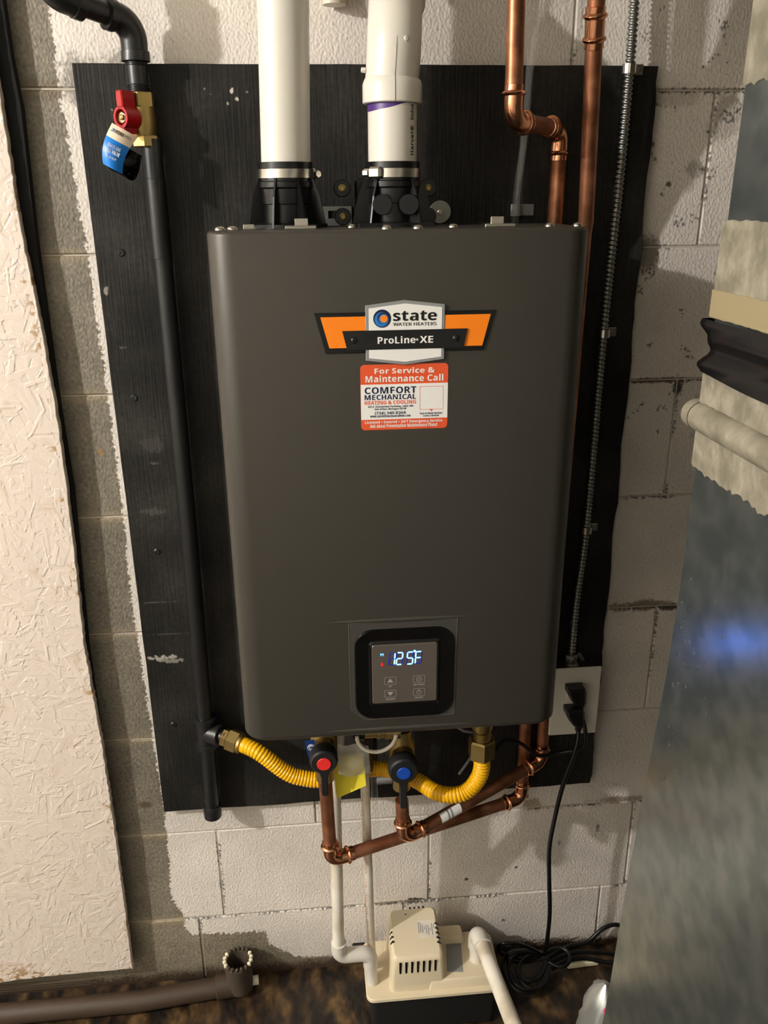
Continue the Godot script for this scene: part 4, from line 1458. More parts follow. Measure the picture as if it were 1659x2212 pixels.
func build_copper():
	var r := 0.0111
	var h := thing("copper_pipe", "copper pipe that jogs sideways above the heater and ends at the red handled valve", "pipe", Vector3(0.25, 0.432, 0.04))
	copper_run(h, [Vector3(0.149, 1.95, 0.15), Vector3(0.1552, 1.5735, 0.15), Vector3(0.2482, 1.5715, 0.042), Vector3(0.2505, 0.430, 0.042), Vector3(-0.1094, 0.4355, 0.17), Vector3(-0.1135, 0.600, 0.17)], r)
	var c := thing("copper_pipe", "straight copper pipe beside the armoured cable that ends at the blue handled valve", "pipe", Vector3(0.285, 0.513, 0.045))
	copper_run(c, [Vector3(0.252, 1.95, 0.165), Vector3(0.2900, 1.455, 0.05), Vector3(0.2825, 0.513, 0.045), Vector3(0.0143, 0.4694, 0.17), Vector3(0.0111, 0.550, 0.17)].slice(1) if false else [Vector3(0.2905, 1.44, 0.05), Vector3(0.2825, 0.513, 0.045), Vector3(0.0143, 0.4694, 0.17), Vector3(0.0111, 0.550, 0.17)], r)
	var st := begin()
	tube(st, [Vector3(0.2505, 1.90, 0.155), Vector3(0.2620, 1.69, 0.120), Vector3(0.2905, 1.45, 0.055), Vector3(0.2905, 1.435, 0.05)], r, 28)
	part("pipe", st, M.copper, c)
	coupling(c, Vector3(0.2628, 1.683, 0.1185), (Vector3(0.2905, 1.45, 0.055) - Vector3(0.2620, 1.69, 0.120)).normalized(), r)
	var s := thing("barcode_label", "small white barcode label stuck round the slanting copper pipe", "label", Vector3(0.1, 0.48, 0.13))
	# half sleeve round the pipe
	var a := Vector3(0.2825, 0.513, 0.045)
	var b := Vector3(0.0143, 0.4694, 0.17)
	var d := (a - b).normalized()
	var f := frame(d)
	var m := b + d * 0.092
	for k in 12:
		st = begin()
		st.set_smooth_group(1)
		var dark: bool = k in [4, 5, 6, 7]
		for i in 8:
			var q := []
			for e in [[0, 0], [1, 0], [1, 1], [0, 1]]:
				var ang: float = 0.15 + 1.5 * (i + e[0]) / 8.0
				var al: float = 0.042 * ((k + e[1]) / 12.0 - 0.5)
				q.append(m + d * al + (Vector3(0, cos(ang), 0) + f.x * 0.0 + d.cross(Vector3.UP).normalized() * sin(ang) * signf(d.cross(Vector3.UP).z)) * (r + 0.0006))
			tri(st, q[0], q[1], q[2]); tri(st, q[0], q[2], q[3])
		part("bar" if dark and k % 2 == 0 else "paper", st, M.gray_print if dark and k % 2 == 0 else M.white_print, s)

func build_valves():
	for v in [[-0.1135, 0.6794, -0.1148, M.red_plastic, "red", "black isolation valve handle with a red centre on the left copper riser", 0.0215, 0.064], [0.0111, 0.6528, 0.0074, M.blue_plastic, "blue", "black isolation valve handle with a blue centre on the right copper riser", 0.0235, 0.072]]:
		var x: float = v[0]
		var y: float = v[1]
		var z := 0.17
		var t := thing("isolation_valve", v[5], "valve", Vector3(x, y, z), "isolation valves under the heater")
		var st := begin()
		lathe(st, Vector3(x, y - 0.078, z), Vector3.UP, [Vector2(0.0125, 0), Vector2(0.0145, 0.001), Vector2(0.0145, 0.03), Vector2(0.018, 0.04), Vector2(0.021, 0.06), Vector2(0.021, 0.09), Vector2(0.016, 0.10), Vector2(0.016, 0.115)], 28, 0.6)
		lathe(st, Vector3(x, y, z), Vector3(0, 0, 1), [Vector2(0.017, 0), Vector2(0.017, 0.03), Vector2(0.008, 0.031), Vector2(0.008, 0.04)], 24)
		part("body", st, M.brass, t)
		var hz := 0.232
		var hx: float = v[2]
		st = begin()
		var R: float = v[6]
		lathe(st, Vector3(hx, y, hz - 0.026), Vector3(0, 0, 1), [Vector2(R * 0.8, 0), Vector2(R * 1.0, 0.004), Vector2(R * 1.02, 0.018), Vector2(R * 0.97, 0.023), Vector2(R * 0.86, 0.026), Vector2(0, 0.026)], 40, 0.45)
		# lever pointing down along the pipe
		var L: float = v[7]
		prism(st, V([hx - 0.009, y - R * 0.75, hx - 0.0065, y - R * 1.15, hx - 0.0052, y - R * 1.4, hx - 0.0052, y - L + 0.003, hx - 0.003, y - L, hx + 0.003, y - L, hx + 0.0052, y - L + 0.003, hx + 0.0052, y - R * 1.4, hx + 0.0065, y - R * 1.15, hx + 0.009, y - R * 0.75]), hz - 0.018, hz - 0.003, Transform3D(), 0.0012)
		part("handle", st, M.matte_black, t)
		st = begin()
		lathe(st, Vector3(hx, y - 0.001, hz - 0.001), Vector3(0, 0, 1), [Vector2(0.0108, 0), Vector2(0.0108, 0.0022), Vector2(0.0102, 0.0028), Vector2(0, 0.0028)], 32)
		part("cap", st, v[3], t, v[4] + " centre cap")
	# tee port of the blue valve
	var p := thing("service_port", "brass drain port pointing left above the blue handled valve", "valve", Vector3(-0.04, 0.70, 0.185))
	var s2 := begin()
	lathe(s2, Vector3(-0.012, 0.703, 0.19), Vector3(-1, 0, 0), [Vector2(0.014, -0.018), Vector2(0.014, 0.006), Vector2(0.0115, 0.007), Vector2(0.0115, 0.012), Vector2(0.0125, 0.013), Vector2(0.0125, 0.019), Vector2(0.0108, 0.020), Vector2(0.0108, 0.038)], 26)
	part("port", s2, M.brass, p)
	s2 = begin()
	lathe(s2, Vector3(-0.050, 0.703, 0.19), Vector3(-1, 0, 0), [Vector2(0.0125, 0), Vector2(0.0135, 0.001), Vector2(0.0135, 0.016), Vector2(0.012, 0.018), Vector2(0, 0.018)], 22)
	part("black_cap", s2, M.black_plastic, p)
	s2 = begin()
	var loop := []
	for i in 25:
		var a := PI + PI * 1.0 * i / 24.0
		loop.append(Vector3(-0.032 + cos(a) * 0.0305, 0.705 + sin(a) * 0.0305, 0.205))
	tube(s2, loop, 0.0032, 10)
	part("strap", s2, M.old_pvc, p, "white plastic strap loop")
	# paper and bag tags
	var bt := thing("paper_tag", "small blue and white paper tag behind the red centred valve handle", "tag", Vector3(-0.137, 0.69, 0.19))
	s2 = begin()
	box(s2, Vector3(-0.1335, 0.681, 0.196), Vector3(0.015, 0.032, 0.0006), 0.0, "", Basis(Vector3(0, 0, 1), 0.15))
	part("blue_face", s2, M.tag_navy, bt)
	s2 = begin()
	box(s2, Vector3(-0.1285, 0.662, 0.1955), Vector3(0.012, 0.018, 0.0006), 0.0, "", Basis(Vector3(0, 0, 1), 0.25))
	part("white_end", s2, M.white_print, bt)
	s2 = begin()
	for i in 2:
		var rr := 0.0052 - i * 0.0024
		var pts := []
		for k in 15:
			var a := 0.6 + 5.0 * k / 14.0
			pts.append(Vector3(-0.1335 + cos(a) * rr, 0.684 + sin(a) * rr, 0.1966))
		tube(s2, pts, 0.0006, 6)
	part("emblem", s2, M.white_print, bt)
	var cb := thing("plastic_bag", "small clear plastic bag hanging between the red and blue valve handles", "bag", Vector3(-0.065, 0.70, 0.20))
	s2 = begin()
	s2.set_smooth_group(1)
	var g := []
	for i in 9:
		var col := []
		for j in 9:
			var u := i / 8.0
			var w := j / 8.0
			col.append(Vector3(lerpf(-0.0925, -0.045 + 0.004 * w, u), lerpf(0.690 - 0.006 * u, 0.628 - 0.003 * u, w), 0.200 + 0.004 * sin(u * 7.0 + w * 5.0) + 0.003 * sin(w * 11.0)))
		g.append(col)
	for i in 8:
		for j in 8:
			tri(s2, g[i][j], g[i][j + 1], g[i + 1][j + 1]); tri(s2, g[i][j], g[i + 1][j + 1], g[i + 1][j])
	part("bag", s2, M.clear_bag, cb)
	var yt := thing("yellow_tag", "creased yellow paper tag hanging behind the red valve lever", "tag", Vector3(-0.072, 0.60, 0.155))
	s2 = begin()
	s2.set_smooth_group(1)
	var a0 := [Vector3(-0.099, 0.630, 0.150), Vector3(-0.050, 0.632, 0.152)]
	g = []
	for i in 9:
		var col := []
		for j in 7:
			var u := i / 8.0
			var w := j / 6.0
			var low := lerpf(0.552, 0.577, u)
			col.append(Vector3(lerpf(a0[0].x, a0[1].x, u) + 0.003 * w, lerpf(0.632, low, w), 0.150 + 0.010 * w * u + (0.006 * maxf(0.0, w * 1.6 - u - 0.3))))
		g.append(col)
	for i in 8:
		for j in 6:
			tri(s2, g[i][j], g[i][j + 1], g[i + 1][j + 1]); tri(s2, g[i][j], g[i + 1][j + 1], g[i + 1][j])
	part("paper", s2, M.yellow_paper, yt)

func build_hose():
	var t := thing("gas_hose", "yellow corrugated gas connector hose sagging from black tee to brass heater inlet", "hose", Vector3(-0.06, 0.55, 0.14))
	var tc := Vector3(-0.3155, 0.618, 0.042)
	var bd := Vector3(0.86, 0.0, 0.50).normalized()
	# from the tee the connector points right and a little down
	var hd := Vector3(0.90, -0.20, 0.40).normalized()
	var s := tc + bd * 0.034
	var st := begin()
	nut(st, s, hd, 0.0155, 0.011)
	part("adapter", st, M.brass, t)
	st = begin()
	nut(st, s + hd * 0.0115, hd, 0.0195, 0.020)
	lathe(st, s + hd * 0.031, hd, [Vector2(0.0165, 0), Vector2(0.0178, 0.001), Vector2(0.0178, 0.005), Vector2(0.0155, 0.006)], 26)
	part("nut", st, M.brass, t)
	var h0 := s + hd * 0.034
	var pts := [h0, Vector3(-0.2235, 0.604, 0.092), Vector3(-0.1795, 0.567, 0.100), Vector3(-0.150, 0.5535, 0.102), Vector3(-0.118, 0.550, 0.104), Vector3(-0.075, 0.560, 0.106), Vector3(-0.030, 0.5695, 0.110), Vector3(0.010, 0.5715, 0.125), Vector3(0.042, 0.5690, 0.150), Vector3(0.066, 0.566, 0.175), Vector3(0.0925, 0.5680, 0.188), Vector3(0.1160, 0.5760, 0.190), Vector3(0.1325, 0.5960, 0.190), Vector3(0.1390, 0.6200, 0.190), Vector3(0.1378, 0.645, 0.190)]
	var path := smooth_path(pts, 0.0008)
	var rad := []
	for i in path.size():
		var ph := fposmod(i * 0.0008 / 0.0056, 1.0)
		rad.append(0.0114 + 0.0024 * pow(absf(sin(PI * ph)), 0.55) if i > 14 and i < path.size() - 10 else 0.0135)
	st = begin()
	tube(st, path, rad, 24, true, 9.0)
	part("hose", st, M.yellow_hose, t)
	st = begin()
	nut(st, Vector3(0.1375, 0.641, 0.19), Vector3.UP, 0.0225, 0.036, 0.003)
	part("nut", st, M.brass, t)

# ------------------------------------------------------------------ electrics
func build_electrics():
	var t := thing("armoured_cable", "flexible spiral metal cable running down the right of the black backboard", "cable", Vector3(0.34, 0.72, 0.028))
	var path := smooth_path([Vector3(0.343, 1.95, 0.022), Vector3(0.345, 1.7311, 0.026), Vector3(0.3455, 1.653, 0.028), Vector3(0.3445, 1.504, 0.028), Vector3(0.3395, 1.2897, 0.028), Vector3(0.3375, 0.9668, 0.028), Vector3(0.3300, 0.8279, 0.030), Vector3(0.3278, 0.722, 0.034)], 0.00125)
	var st := begin()
	var rings := []
	for i in path.size():
		var d: Vector3 = (path[mini(i + 1, path.size() - 1)] - path[maxi(i - 1, 0)]).normalized()
		var f := frame(d) if false else Basis(Vector3(1, 0, 0), Vector3(0, 0, -1), d)
		var ring := []
		for k in 12:
			var a := TAU * k / 12
			var r := 0.0062 + 0.0012 * sin(TAU * i / 5.2 + a)
			ring.append(path[i] + (f.x * cos(a) - f.y * sin(a)) * r)
		rings.append(ring)
	skin(st, rings, [], 9.0)
	part("armour", st, M.zinc, t)
	st = begin()
	nut(st, Vector3(0.3265, 0.722, 0.036), Vector3.UP, 0.0125, 0.008)
	lathe(st, Vector3(0.3265, 0.706, 0.037), Vector3.UP, [Vector2(0.014, 0), Vector2(0.014, 0.006), Vector2(0.0105, 0.008), Vector2(0.0105, 0.018)], 22)
	box(st, Vector3(0.343, 0.724, 0.037), Vector3(0.006, 0.018, 0.010), 0.001, "", Basis(Vector3(0, 0, 1), 0.5))
	part("connector", st, M.zinc, t)
	for s in [[0.3455, 1.6485, 0.012, "top"], [0.3400, 1.2861, 0.011, "middle"], [0.3375, 0.9609, 0.011, "lowest"]]:
		var c := thing("cable_strap", "%s one of the three one-hole metal straps on the armoured cable" % ("topmost" if s[3] == "top" else s[3]), "strap", Vector3(s[0], s[1], 0.018), "straps on the armoured cable")
		st = begin()
		var rr := []
		for i in 11:
			var a := -0.3 + (PI + 0.3) * i / 10.0
			var o := Vector3(s[0] + cos(a) * 0.0092, 0, 0.0265 + sin(a) * 0.0092)
			rr.append([o, Vector3(cos(a), 0, sin(a)) * 0.0011])
		for i in 10:
			var a: Vector3 = rr[i][0]
			var b: Vector3 = rr[i + 1][0]
			var q0 := Vector3(0, s[1] - 0.006, 0)
			var q1 := Vector3(0, s[1] + 0.006, 0)
			face(st, [a + q0 + rr[i][1], b + q0 + rr[i + 1][1], b + q1 + rr[i + 1][1], a + q1 + rr[i][1]], rr[i][1])
			face(st, [a + q0, b + q0, b + q0 + rr[i + 1][1], a + q0 + rr[i][1]], Vector3.DOWN)
			face(st, [a + q1, b + q1, b + q1 + rr[i + 1][1], a + q1 + rr[i][1]], Vector3.UP)
		box(st, Vector3(s[0] + 0.0155, s[1], 0.0192), Vector3(0.015, 0.014, 0.0018), 0.0007)
		part("strap", st, M.steel, c)
		st = begin()
		lathe(st, Vector3(s[0] + 0.0165, s[1], 0.0200), Vector3(0, 0, 1), [Vector2(0.0036, 0), Vector2(0.0030, 0.0016), Vector2(0.0, 0.002)], 14, 0.9)
		part("screw", st, M.zinc, c)
	# outlet box
	var o := thing("outlet_box", "white surface mounted outlet plate with two black plugs beside the lower right of the heater", "outlet", Vector3(0.315, 0.58, 0.018))
	st = begin()
	box(st, Vector3(0.335, 0.648, 0.0385), Vector3(0.070, 0.112, 0.040), 0.002)
	part("box", st, M.zinc, o)
	st = begin()
	box(st, Vector3(0.3308, 0.6478, 0.0608), Vector3(0.0872, 0.137, 0.0048), 0.002)
	part("plate", st, M.wall_plate, o)
	st = begin()
	box(st, Vector3(0.3315, 0.6455, 0.0635), Vector3(0.0345, 0.0675, 0.002), 0.0008)
	part("receptacle", st, M.wall_plate, o)
	for y in [0.6965, 0.599]:
		st = begin()
		screw_head(st, Vector3(0.3315, y, 0.063), 0.0026)
		part("screw", st, M.wall_plate, o)
	# tubing
	var w := thing("clear_tubing", "thin clear plastic tube rising beside the jogged copper pipe", "tube", Vector3(0.2, 1.3, 0.03))
	st = begin()
	tube(st, smooth_path([Vector3(0.2235, 1.95, 0.03), Vector3(0.2165, 1.7299, 0.03), Vector3(0.2112, 1.6972, 0.03), Vector3(0.2044, 1.647, 0.028), Vector3(0.2011, 1.5599, 0.027), Vector3(0.1946, 1.4806, 0.026), Vector3(0.1944, 1.40, 0.026)], 0.01), 0.0062, 16)
	part("tube", st, M.clear_tube, w)
	var c2 := thing("tube_clip", "grey plastic clip holding the clear tube to the backboard", "clip", Vector3(0.205, 1.4655, 0.018))
	st = begin()
	lathe(st, Vector3(0.1945, 1.4575, 0.026), Vector3.UP, [Vector2(0.0064, 0), Vector2(0.0078, 0.0002), Vector2(0.0078, 0.016), Vector2(0.0064, 0.0162)], 20, 0.6, false)
	box(st, Vector3(0.2125, 1.4655, 0.0205), Vector3(0.020, 0.016, 0.004), 0.0012)
	part("clip", st, M.gray_print, c2)

func plug(called_label: String, p: Vector3, w: float):
	var t := thing("power_plug", called_label, "plug", p, "black plugs in the outlet")
	var st := begin()
	# right-angle plug: flat top, slanting underside that runs into the cord
	var poly := V([-0.0165, 0.0135, 0.0125, 0.0140, 0.0160, 0.0060, 0.0170, -0.016, 0.0150, -0.024, 0.0060, -0.0225, -0.0020, -0.0195, -0.0110, -0.007, -0.0165, 0.003])
	prism(st, poly, 0.0, w, Transform3D(Basis(), p), 0.004)
	part("body", st, M.rubber, t)
	st = begin()
	tube(st, [p + Vector3(0.0105, -0.020, w * 0.5), p + Vector3(0.0095, -0.034, w * 0.5)], [0.0066, 0.0048], 14)
	for k in 4: lathe(st, p + Vector3(0.0105 - 0.0003 * k, -0.0225 - 0.003 * k, w * 0.5), Vector3.DOWN, [Vector2(0.005, 0), Vector2(0.0068 - 0.0004 * k, 0.0004), Vector2(0.0068 - 0.0004 * k, 0.0016), Vector2(0.005, 0.002)], 14)
	part("strain_relief", st, M.rubber, t)

func build_cords():
	plug("upper black plug of the two in the white outlet", Vector3(0.3262, 0.674, 0.0645), 0.024)
	plug("lower black plug of the two in the white outlet", Vector3(0.3262, 0.632, 0.0645), 0.024)
	var a := thing("pump_cord", "black power cord hanging from the lower plug to the coil on the floor", "cord", Vector3(0.32, 0.05, 0.06))
	var st := begin()
	tube(st, smooth_path([Vector3(0.3360, 0.602, 0.075), Vector3(0.3345, 0.585, 0.083), Vector3(0.3275, 0.555, 0.089), Vector3(0.3129, 0.498, 0.090), Vector3(0.3023, 0.427, 0.090), Vector3(0.2957, 0.3533, 0.090), Vector3(0.3005, 0.2758, 0.088), Vector3(0.3090, 0.1836, 0.082), Vector3(0.3150, 0.09, 0.062), Vector3(0.3150, 0.045, 0.055)], 0.008), 0.0041, 14)
	part("cord", st, M.rubber, a)
	# the bundle: loops gathered at one tie
	var c := thing("cord_coil", "tied bundle of black cord loops on the floor beside the pump", "cord", Vector3(0.30, 0.0, 0.06))
	var tie := Vector3(0.316, 0.034, 0.052)
	var loops := [[Vector3(-1.0, 0.42, 0.0), 0.105, 0.030, 0.0], [Vector3(-1.0, 0.30, 0.15), 0.088, 0.022, 0.002], [Vector3(-1.0, 0.05, 0.55), 0.100, 0.050, 0.0], [Vector3(-0.9, 0.0, 0.60), 0.092, 0.042, 0.004], [Vector3(-1.0, -0.02, 0.42), 0.085, 0.036, 0.006], [Vector3(-0.8, -0.04, 0.8), 0.080, 0.034, 0.003], [Vector3(-0.85, -0.1, 0.62), 0.07, 0.026, 0.008], [Vector3(1.0, 0.1, 0.25), 0.05, 0.022, 0.004]]
	for lp in loops:
		var d: Vector3 = lp[0].normalized()
		var side := (Vector3(0, 1, 0.35).cross(d)).normalized()
		if lp[0].y > 0.2: side = Vector3(0.1, 0.9, 0.2).normalized()
		var pts := []
		for i in 29:
			var u := TAU * i / 28.0
			var q: Vector3 = tie + Vector3(0, lp[3], 0) + d * (lp[1] * 0.5 * (1.0 - cos(u))) + side * (lp[2] * sin(u) * (0.35 + 0.65 * sin(u / 2.0)))
			q.y = maxf(q.y, 0.0045)
			q.z = maxf(q.z, 0.006)
			pts.append(q)
		st = begin()
		tube(st, pts, 0.0036, 12)
		part("loop", st, M.rubber, c)
	st = begin()
	tube(st, [tie + Vector3(-0.007, 0.0, 0.002), tie + Vector3(0.007, 0.004, 0.0)], 0.0125, 16)
	part("tie", st, M.rubber, c)
	# second cord: from the upper plug, behind the first, to the heater
	var h := thing("heater_cord", "thin black cord crossing behind the copper elbows to the underside of the heater", "cord", Vector3(0.3, 0.52, 0.07))
	st = begin()
	tube(st, smooth_path([Vector3(0.3357, 0.643, 0.0775), Vector3(0.3455, 0.60, 0.088), Vector3(0.3430, 0.565, 0.082), Vector3(0.314, 0.545, 0.066), Vector3(0.270, 0.543, 0.068), Vector3(0.235, 0.572, 0.068), Vector3(0.205, 0.585, 0.075), Vector3(0.180, 0.57, 0.09), Vector3(0.165, 0.60, 0.11), Vector3(0.17, 0.70, 0.12), Vector3(0.17, 0.775, 0.13)], 0.008), 0.0034, 12)
	part("cord", st, M.rubber, h)
	var g := thing("sensor_cable", "thin grey cable looping under the heater left of the brass inlet", "cable", Vector3(0.10, 0.66, 0.12))
	st = begin()
	tube(st, smooth_path([Vector3(0.092, 0.775, 0.13), Vector3(0.100, 0.68, 0.13), Vector3(0.118, 0.645, 0.12), Vector3(0.145, 0.62, 0.10), Vector3(0.150, 0.56, 0.07), Vector3(0.13, 0.50, 0.05)], 0.008), 0.0026, 10)
	part("cable", st, M.gray_print, g)
	# other cords along the foot of the wall, partly behind the casing
	var k := thing("spare_cord", "black cords lying along the foot of the wall towards the furnace casing", "cord", Vector3(0.42, 0.0, 0.04))
	for q in [[Vector3(0.325, 0.03, 0.05), Vector3(0.37, 0.04, 0.035), Vector3(0.41, 0.042, 0.03), Vector3(0.445, 0.066, 0.022), Vector3(0.475, 0.072, 0.02), Vector3(0.50, 0.055, 0.022), Vector3(0.56, 0.01, 0.03)], [Vector3(0.325, 0.022, 0.055), Vector3(0.38, 0.027, 0.04), Vector3(0.43, 0.024, 0.04), Vector3(0.48, 0.012, 0.04), Vector3(0.6, 0.008, 0.05)], [Vector3(0.33, 0.012, 0.06), Vector3(0.39, 0.016, 0.045), Vector3(0.46, 0.008, 0.055), Vector3(0.6, 0.006, 0.07)]]:
		st = begin()
		tube(st, smooth_path(q, 0.008), 0.0042, 12)
		part("cord", st, M.rubber, k)
	var s := thing("wood_stick", "short pale strip of wood lying on the floor by the cords", "stick", Vector3(0.40, 0, 0.048))
	st = begin()
	box(st, Vector3(0.3985, 0.0065, 0.050), Vector3(0.066, 0.011, 0.008), 0.0015, "", Basis(Vector3.UP, 0.05))
	part("strip", st, M.old_white, s)

# ------------------------------------------------------------------ drains and pump
func pvc_elbow(t: Node3D, a: Vector3, c: Vector3, b: Vector3, r: float, m: Material, rad := 0.017):
	var arc := bend(a, c, b, rad, 9)
	var d1 := (a - c).normalized()
	var d2 := (b - c).normalized()
	var path := []
	var radii := []
	for q in [[0.017, r + 0.0008], [0.0165, r + 0.0032], [0.0, r + 0.0034]]:
		path.append(arc[0] + d1 * q[0]); radii.append(q[1])
	for q in arc.slice(1):
		path.append(q); radii.append(r + 0.0034)
	for q in [[0.0165, r + 0.0032], [0.017, r + 0.0008]]:
		path.append(arc[arc.size() - 1] + d2 * q[0]); radii.append(q[1])
	var st := begin()
	tube(st, path, radii, 28)
	part("elbow", st, m, t)

func build_drains():
	var r := 0.01065
	var t := thing("condensate_pipe", "white plastic drain pipe with two elbows dropping from heater into left end of pump", "pipe", Vector3(-0.10, 0.10, 0.13))
	var p := [Vector3(-0.0985, 0.56, 0.137), Vector3(-0.1012, 0.178, 0.133), Vector3(-0.0445, 0.172, 0.128), Vector3(-0.0400, 0.099, 0.128)]
	var st := begin()
	tube(st, [p[0], p[1] + Vector3(0, 0.022, 0)], r, 26)
	part("pipe", st, M.old_pvc, t)
	st = begin()
	tube(st, [p[1] + Vector3(0.02, -0.002, 0), p[2] - Vector3(0.018, -0.001, 0)], r, 26)
	part("pipe", st, M.pvc, t)
	pvc_elbow(t, p[0], p[1], p[2], r, M.pvc)
	pvc_elbow(t, p[1], p[2], p[3], r, M.pvc)
	st = begin()
	tube(st, [p[2] + Vector3(0.001, -0.025, 0), p[3]], r + 0.0004, 26)
	part("pipe", st, M.pvc, t)
	# its upper leg joins the heater above
	st = begin()
	tube(st, [Vector3(-0.0985, 0.555, 0.137), Vector3(-0.09, 0.66, 0.142), Vector3(-0.075, 0.78, 0.15)], r, 20)
	part("pipe", st, M.old_pvc, t)
	var c := thing("relief_pipe", "thin cream pipe with red print running down behind the condensate pipe", "pipe", Vector3(-0.045, 0.10, 0.10))
	st = begin()
	tube(st, [Vector3(-0.0480, 0.60, 0.136), Vector3(-0.0405, 0.20, 0.105), Vector3(-0.0375, 0.099, 0.096)], 0.0080, 22)
	var cp := part("pipe", st, M.old_pvc, c)
	for i in 12:
		var y := 0.545 - i * 0.034
		var x := lerpf(-0.0470, -0.0405, (0.545 - y) / 0.345)
		var z := lerpf(0.1317, 0.105, (0.545 - y) / 0.345)
		st = begin()
		var n := Vector3(-0.62, 0, 0.78)
		for k in 4: box(st, Vector3(x, y - k * 0.0055, z) + n * 0.0080, Vector3(0.0010 + 0.0006 * (k % 2), 0.0022, 0.0003), 0, "", Basis(Vector3.UP, -0.67))
		part("print_mark", st, M.faded_red, cp)
	var k2 := thing("drain_tube", "clear flexible drain tube hanging behind the thin cream pipe", "tube", Vector3(-0.02, 0.1, 0.06))
	st = begin()
	tube(st, smooth_path([Vector3(-0.030, 0.66, 0.075), Vector3(-0.0270, 0.50, 0.070), Vector3(-0.0228, 0.34, 0.065), Vector3(-0.0165, 0.18, 0.062), Vector3(-0.0150, 0.095, 0.060)], 0.01), 0.0060, 16)
	part("tube", st, M.clear_tube, k2)
	st = begin()
	tube(st, [Vector3(-0.031, 0.70, 0.08), Vector3(-0.0278, 0.535, 0.071)], 0.0078, 16)
	part("sleeve", st, M.rubber, k2)
	var s := thing("tube_bracket", "small grey bracket fixed to the backboard beside the drain tube", "bracket", Vector3(-0.005, 0.475, 0.018))
	st = begin()
	box(st, Vector3(-0.004, 0.474, 0.022), Vector3(0.030, 0.013, 0.008), 0.002)
	part("bracket", st, M.gray_print, s)
	# inlet pipe that comes forward over the floor
	var f := thing("inlet_pipe", "white plastic pipe with an elbow running forward from the right end of the pump", "pipe", Vector3(0.165, 0.15, 0.2))
	var q := [Vector3(0.1605, 0.108, 0.1145), Vector3(0.1610, 0.184, 0.112), Vector3(0.1950, 0.215, 0.48)]
	pvc_elbow(f, q[0], q[1], q[2], 0.01335, M.pvc, 0.019)
	st = begin()
	tube(st, [q[1] + (q[2] - q[1]).normalized() * 0.022, q[2] + (q[2] - q[1]) * 0.6], 0.01335, 28)
	part("pipe", st, M.old_pvc, f)
	st = begin()
	tube(st, [q[0], q[1] - Vector3(0, 0.02, 0)], 0.01335, 28)
	part("pipe", st, M.old_pvc, f)

# a box whose walls lean in: lower and upper rounded outlines in (x, z)
func loft(st: SurfaceTool, levels: Array, cap_low := false):
	var rings := []
	for l in levels:
		# y, x0, x1, z0, z1, radius
		var ring := []
		for v in rrect((l[1] + l[2]) / 2, (l[3] + l[4]) / 2, l[2] - l[1], l[4] - l[3], l[5], 4):
			ring.append(Vector3(v.x, l[0], v.y))
		ring.reverse()
		rings.append(ring)
	skin(st, rings, [], 0.6)
	if cap_low: face(st, rings[0], Vector3.DOWN)
	face(st, rings[rings.size() - 1], Vector3.UP)

func roof(x: float, z: float) -> Vector3:
	return Vector3(x, lerpf(0.1955, 0.1765, (z - 0.0560) / 0.0885) + 0.0003, z)

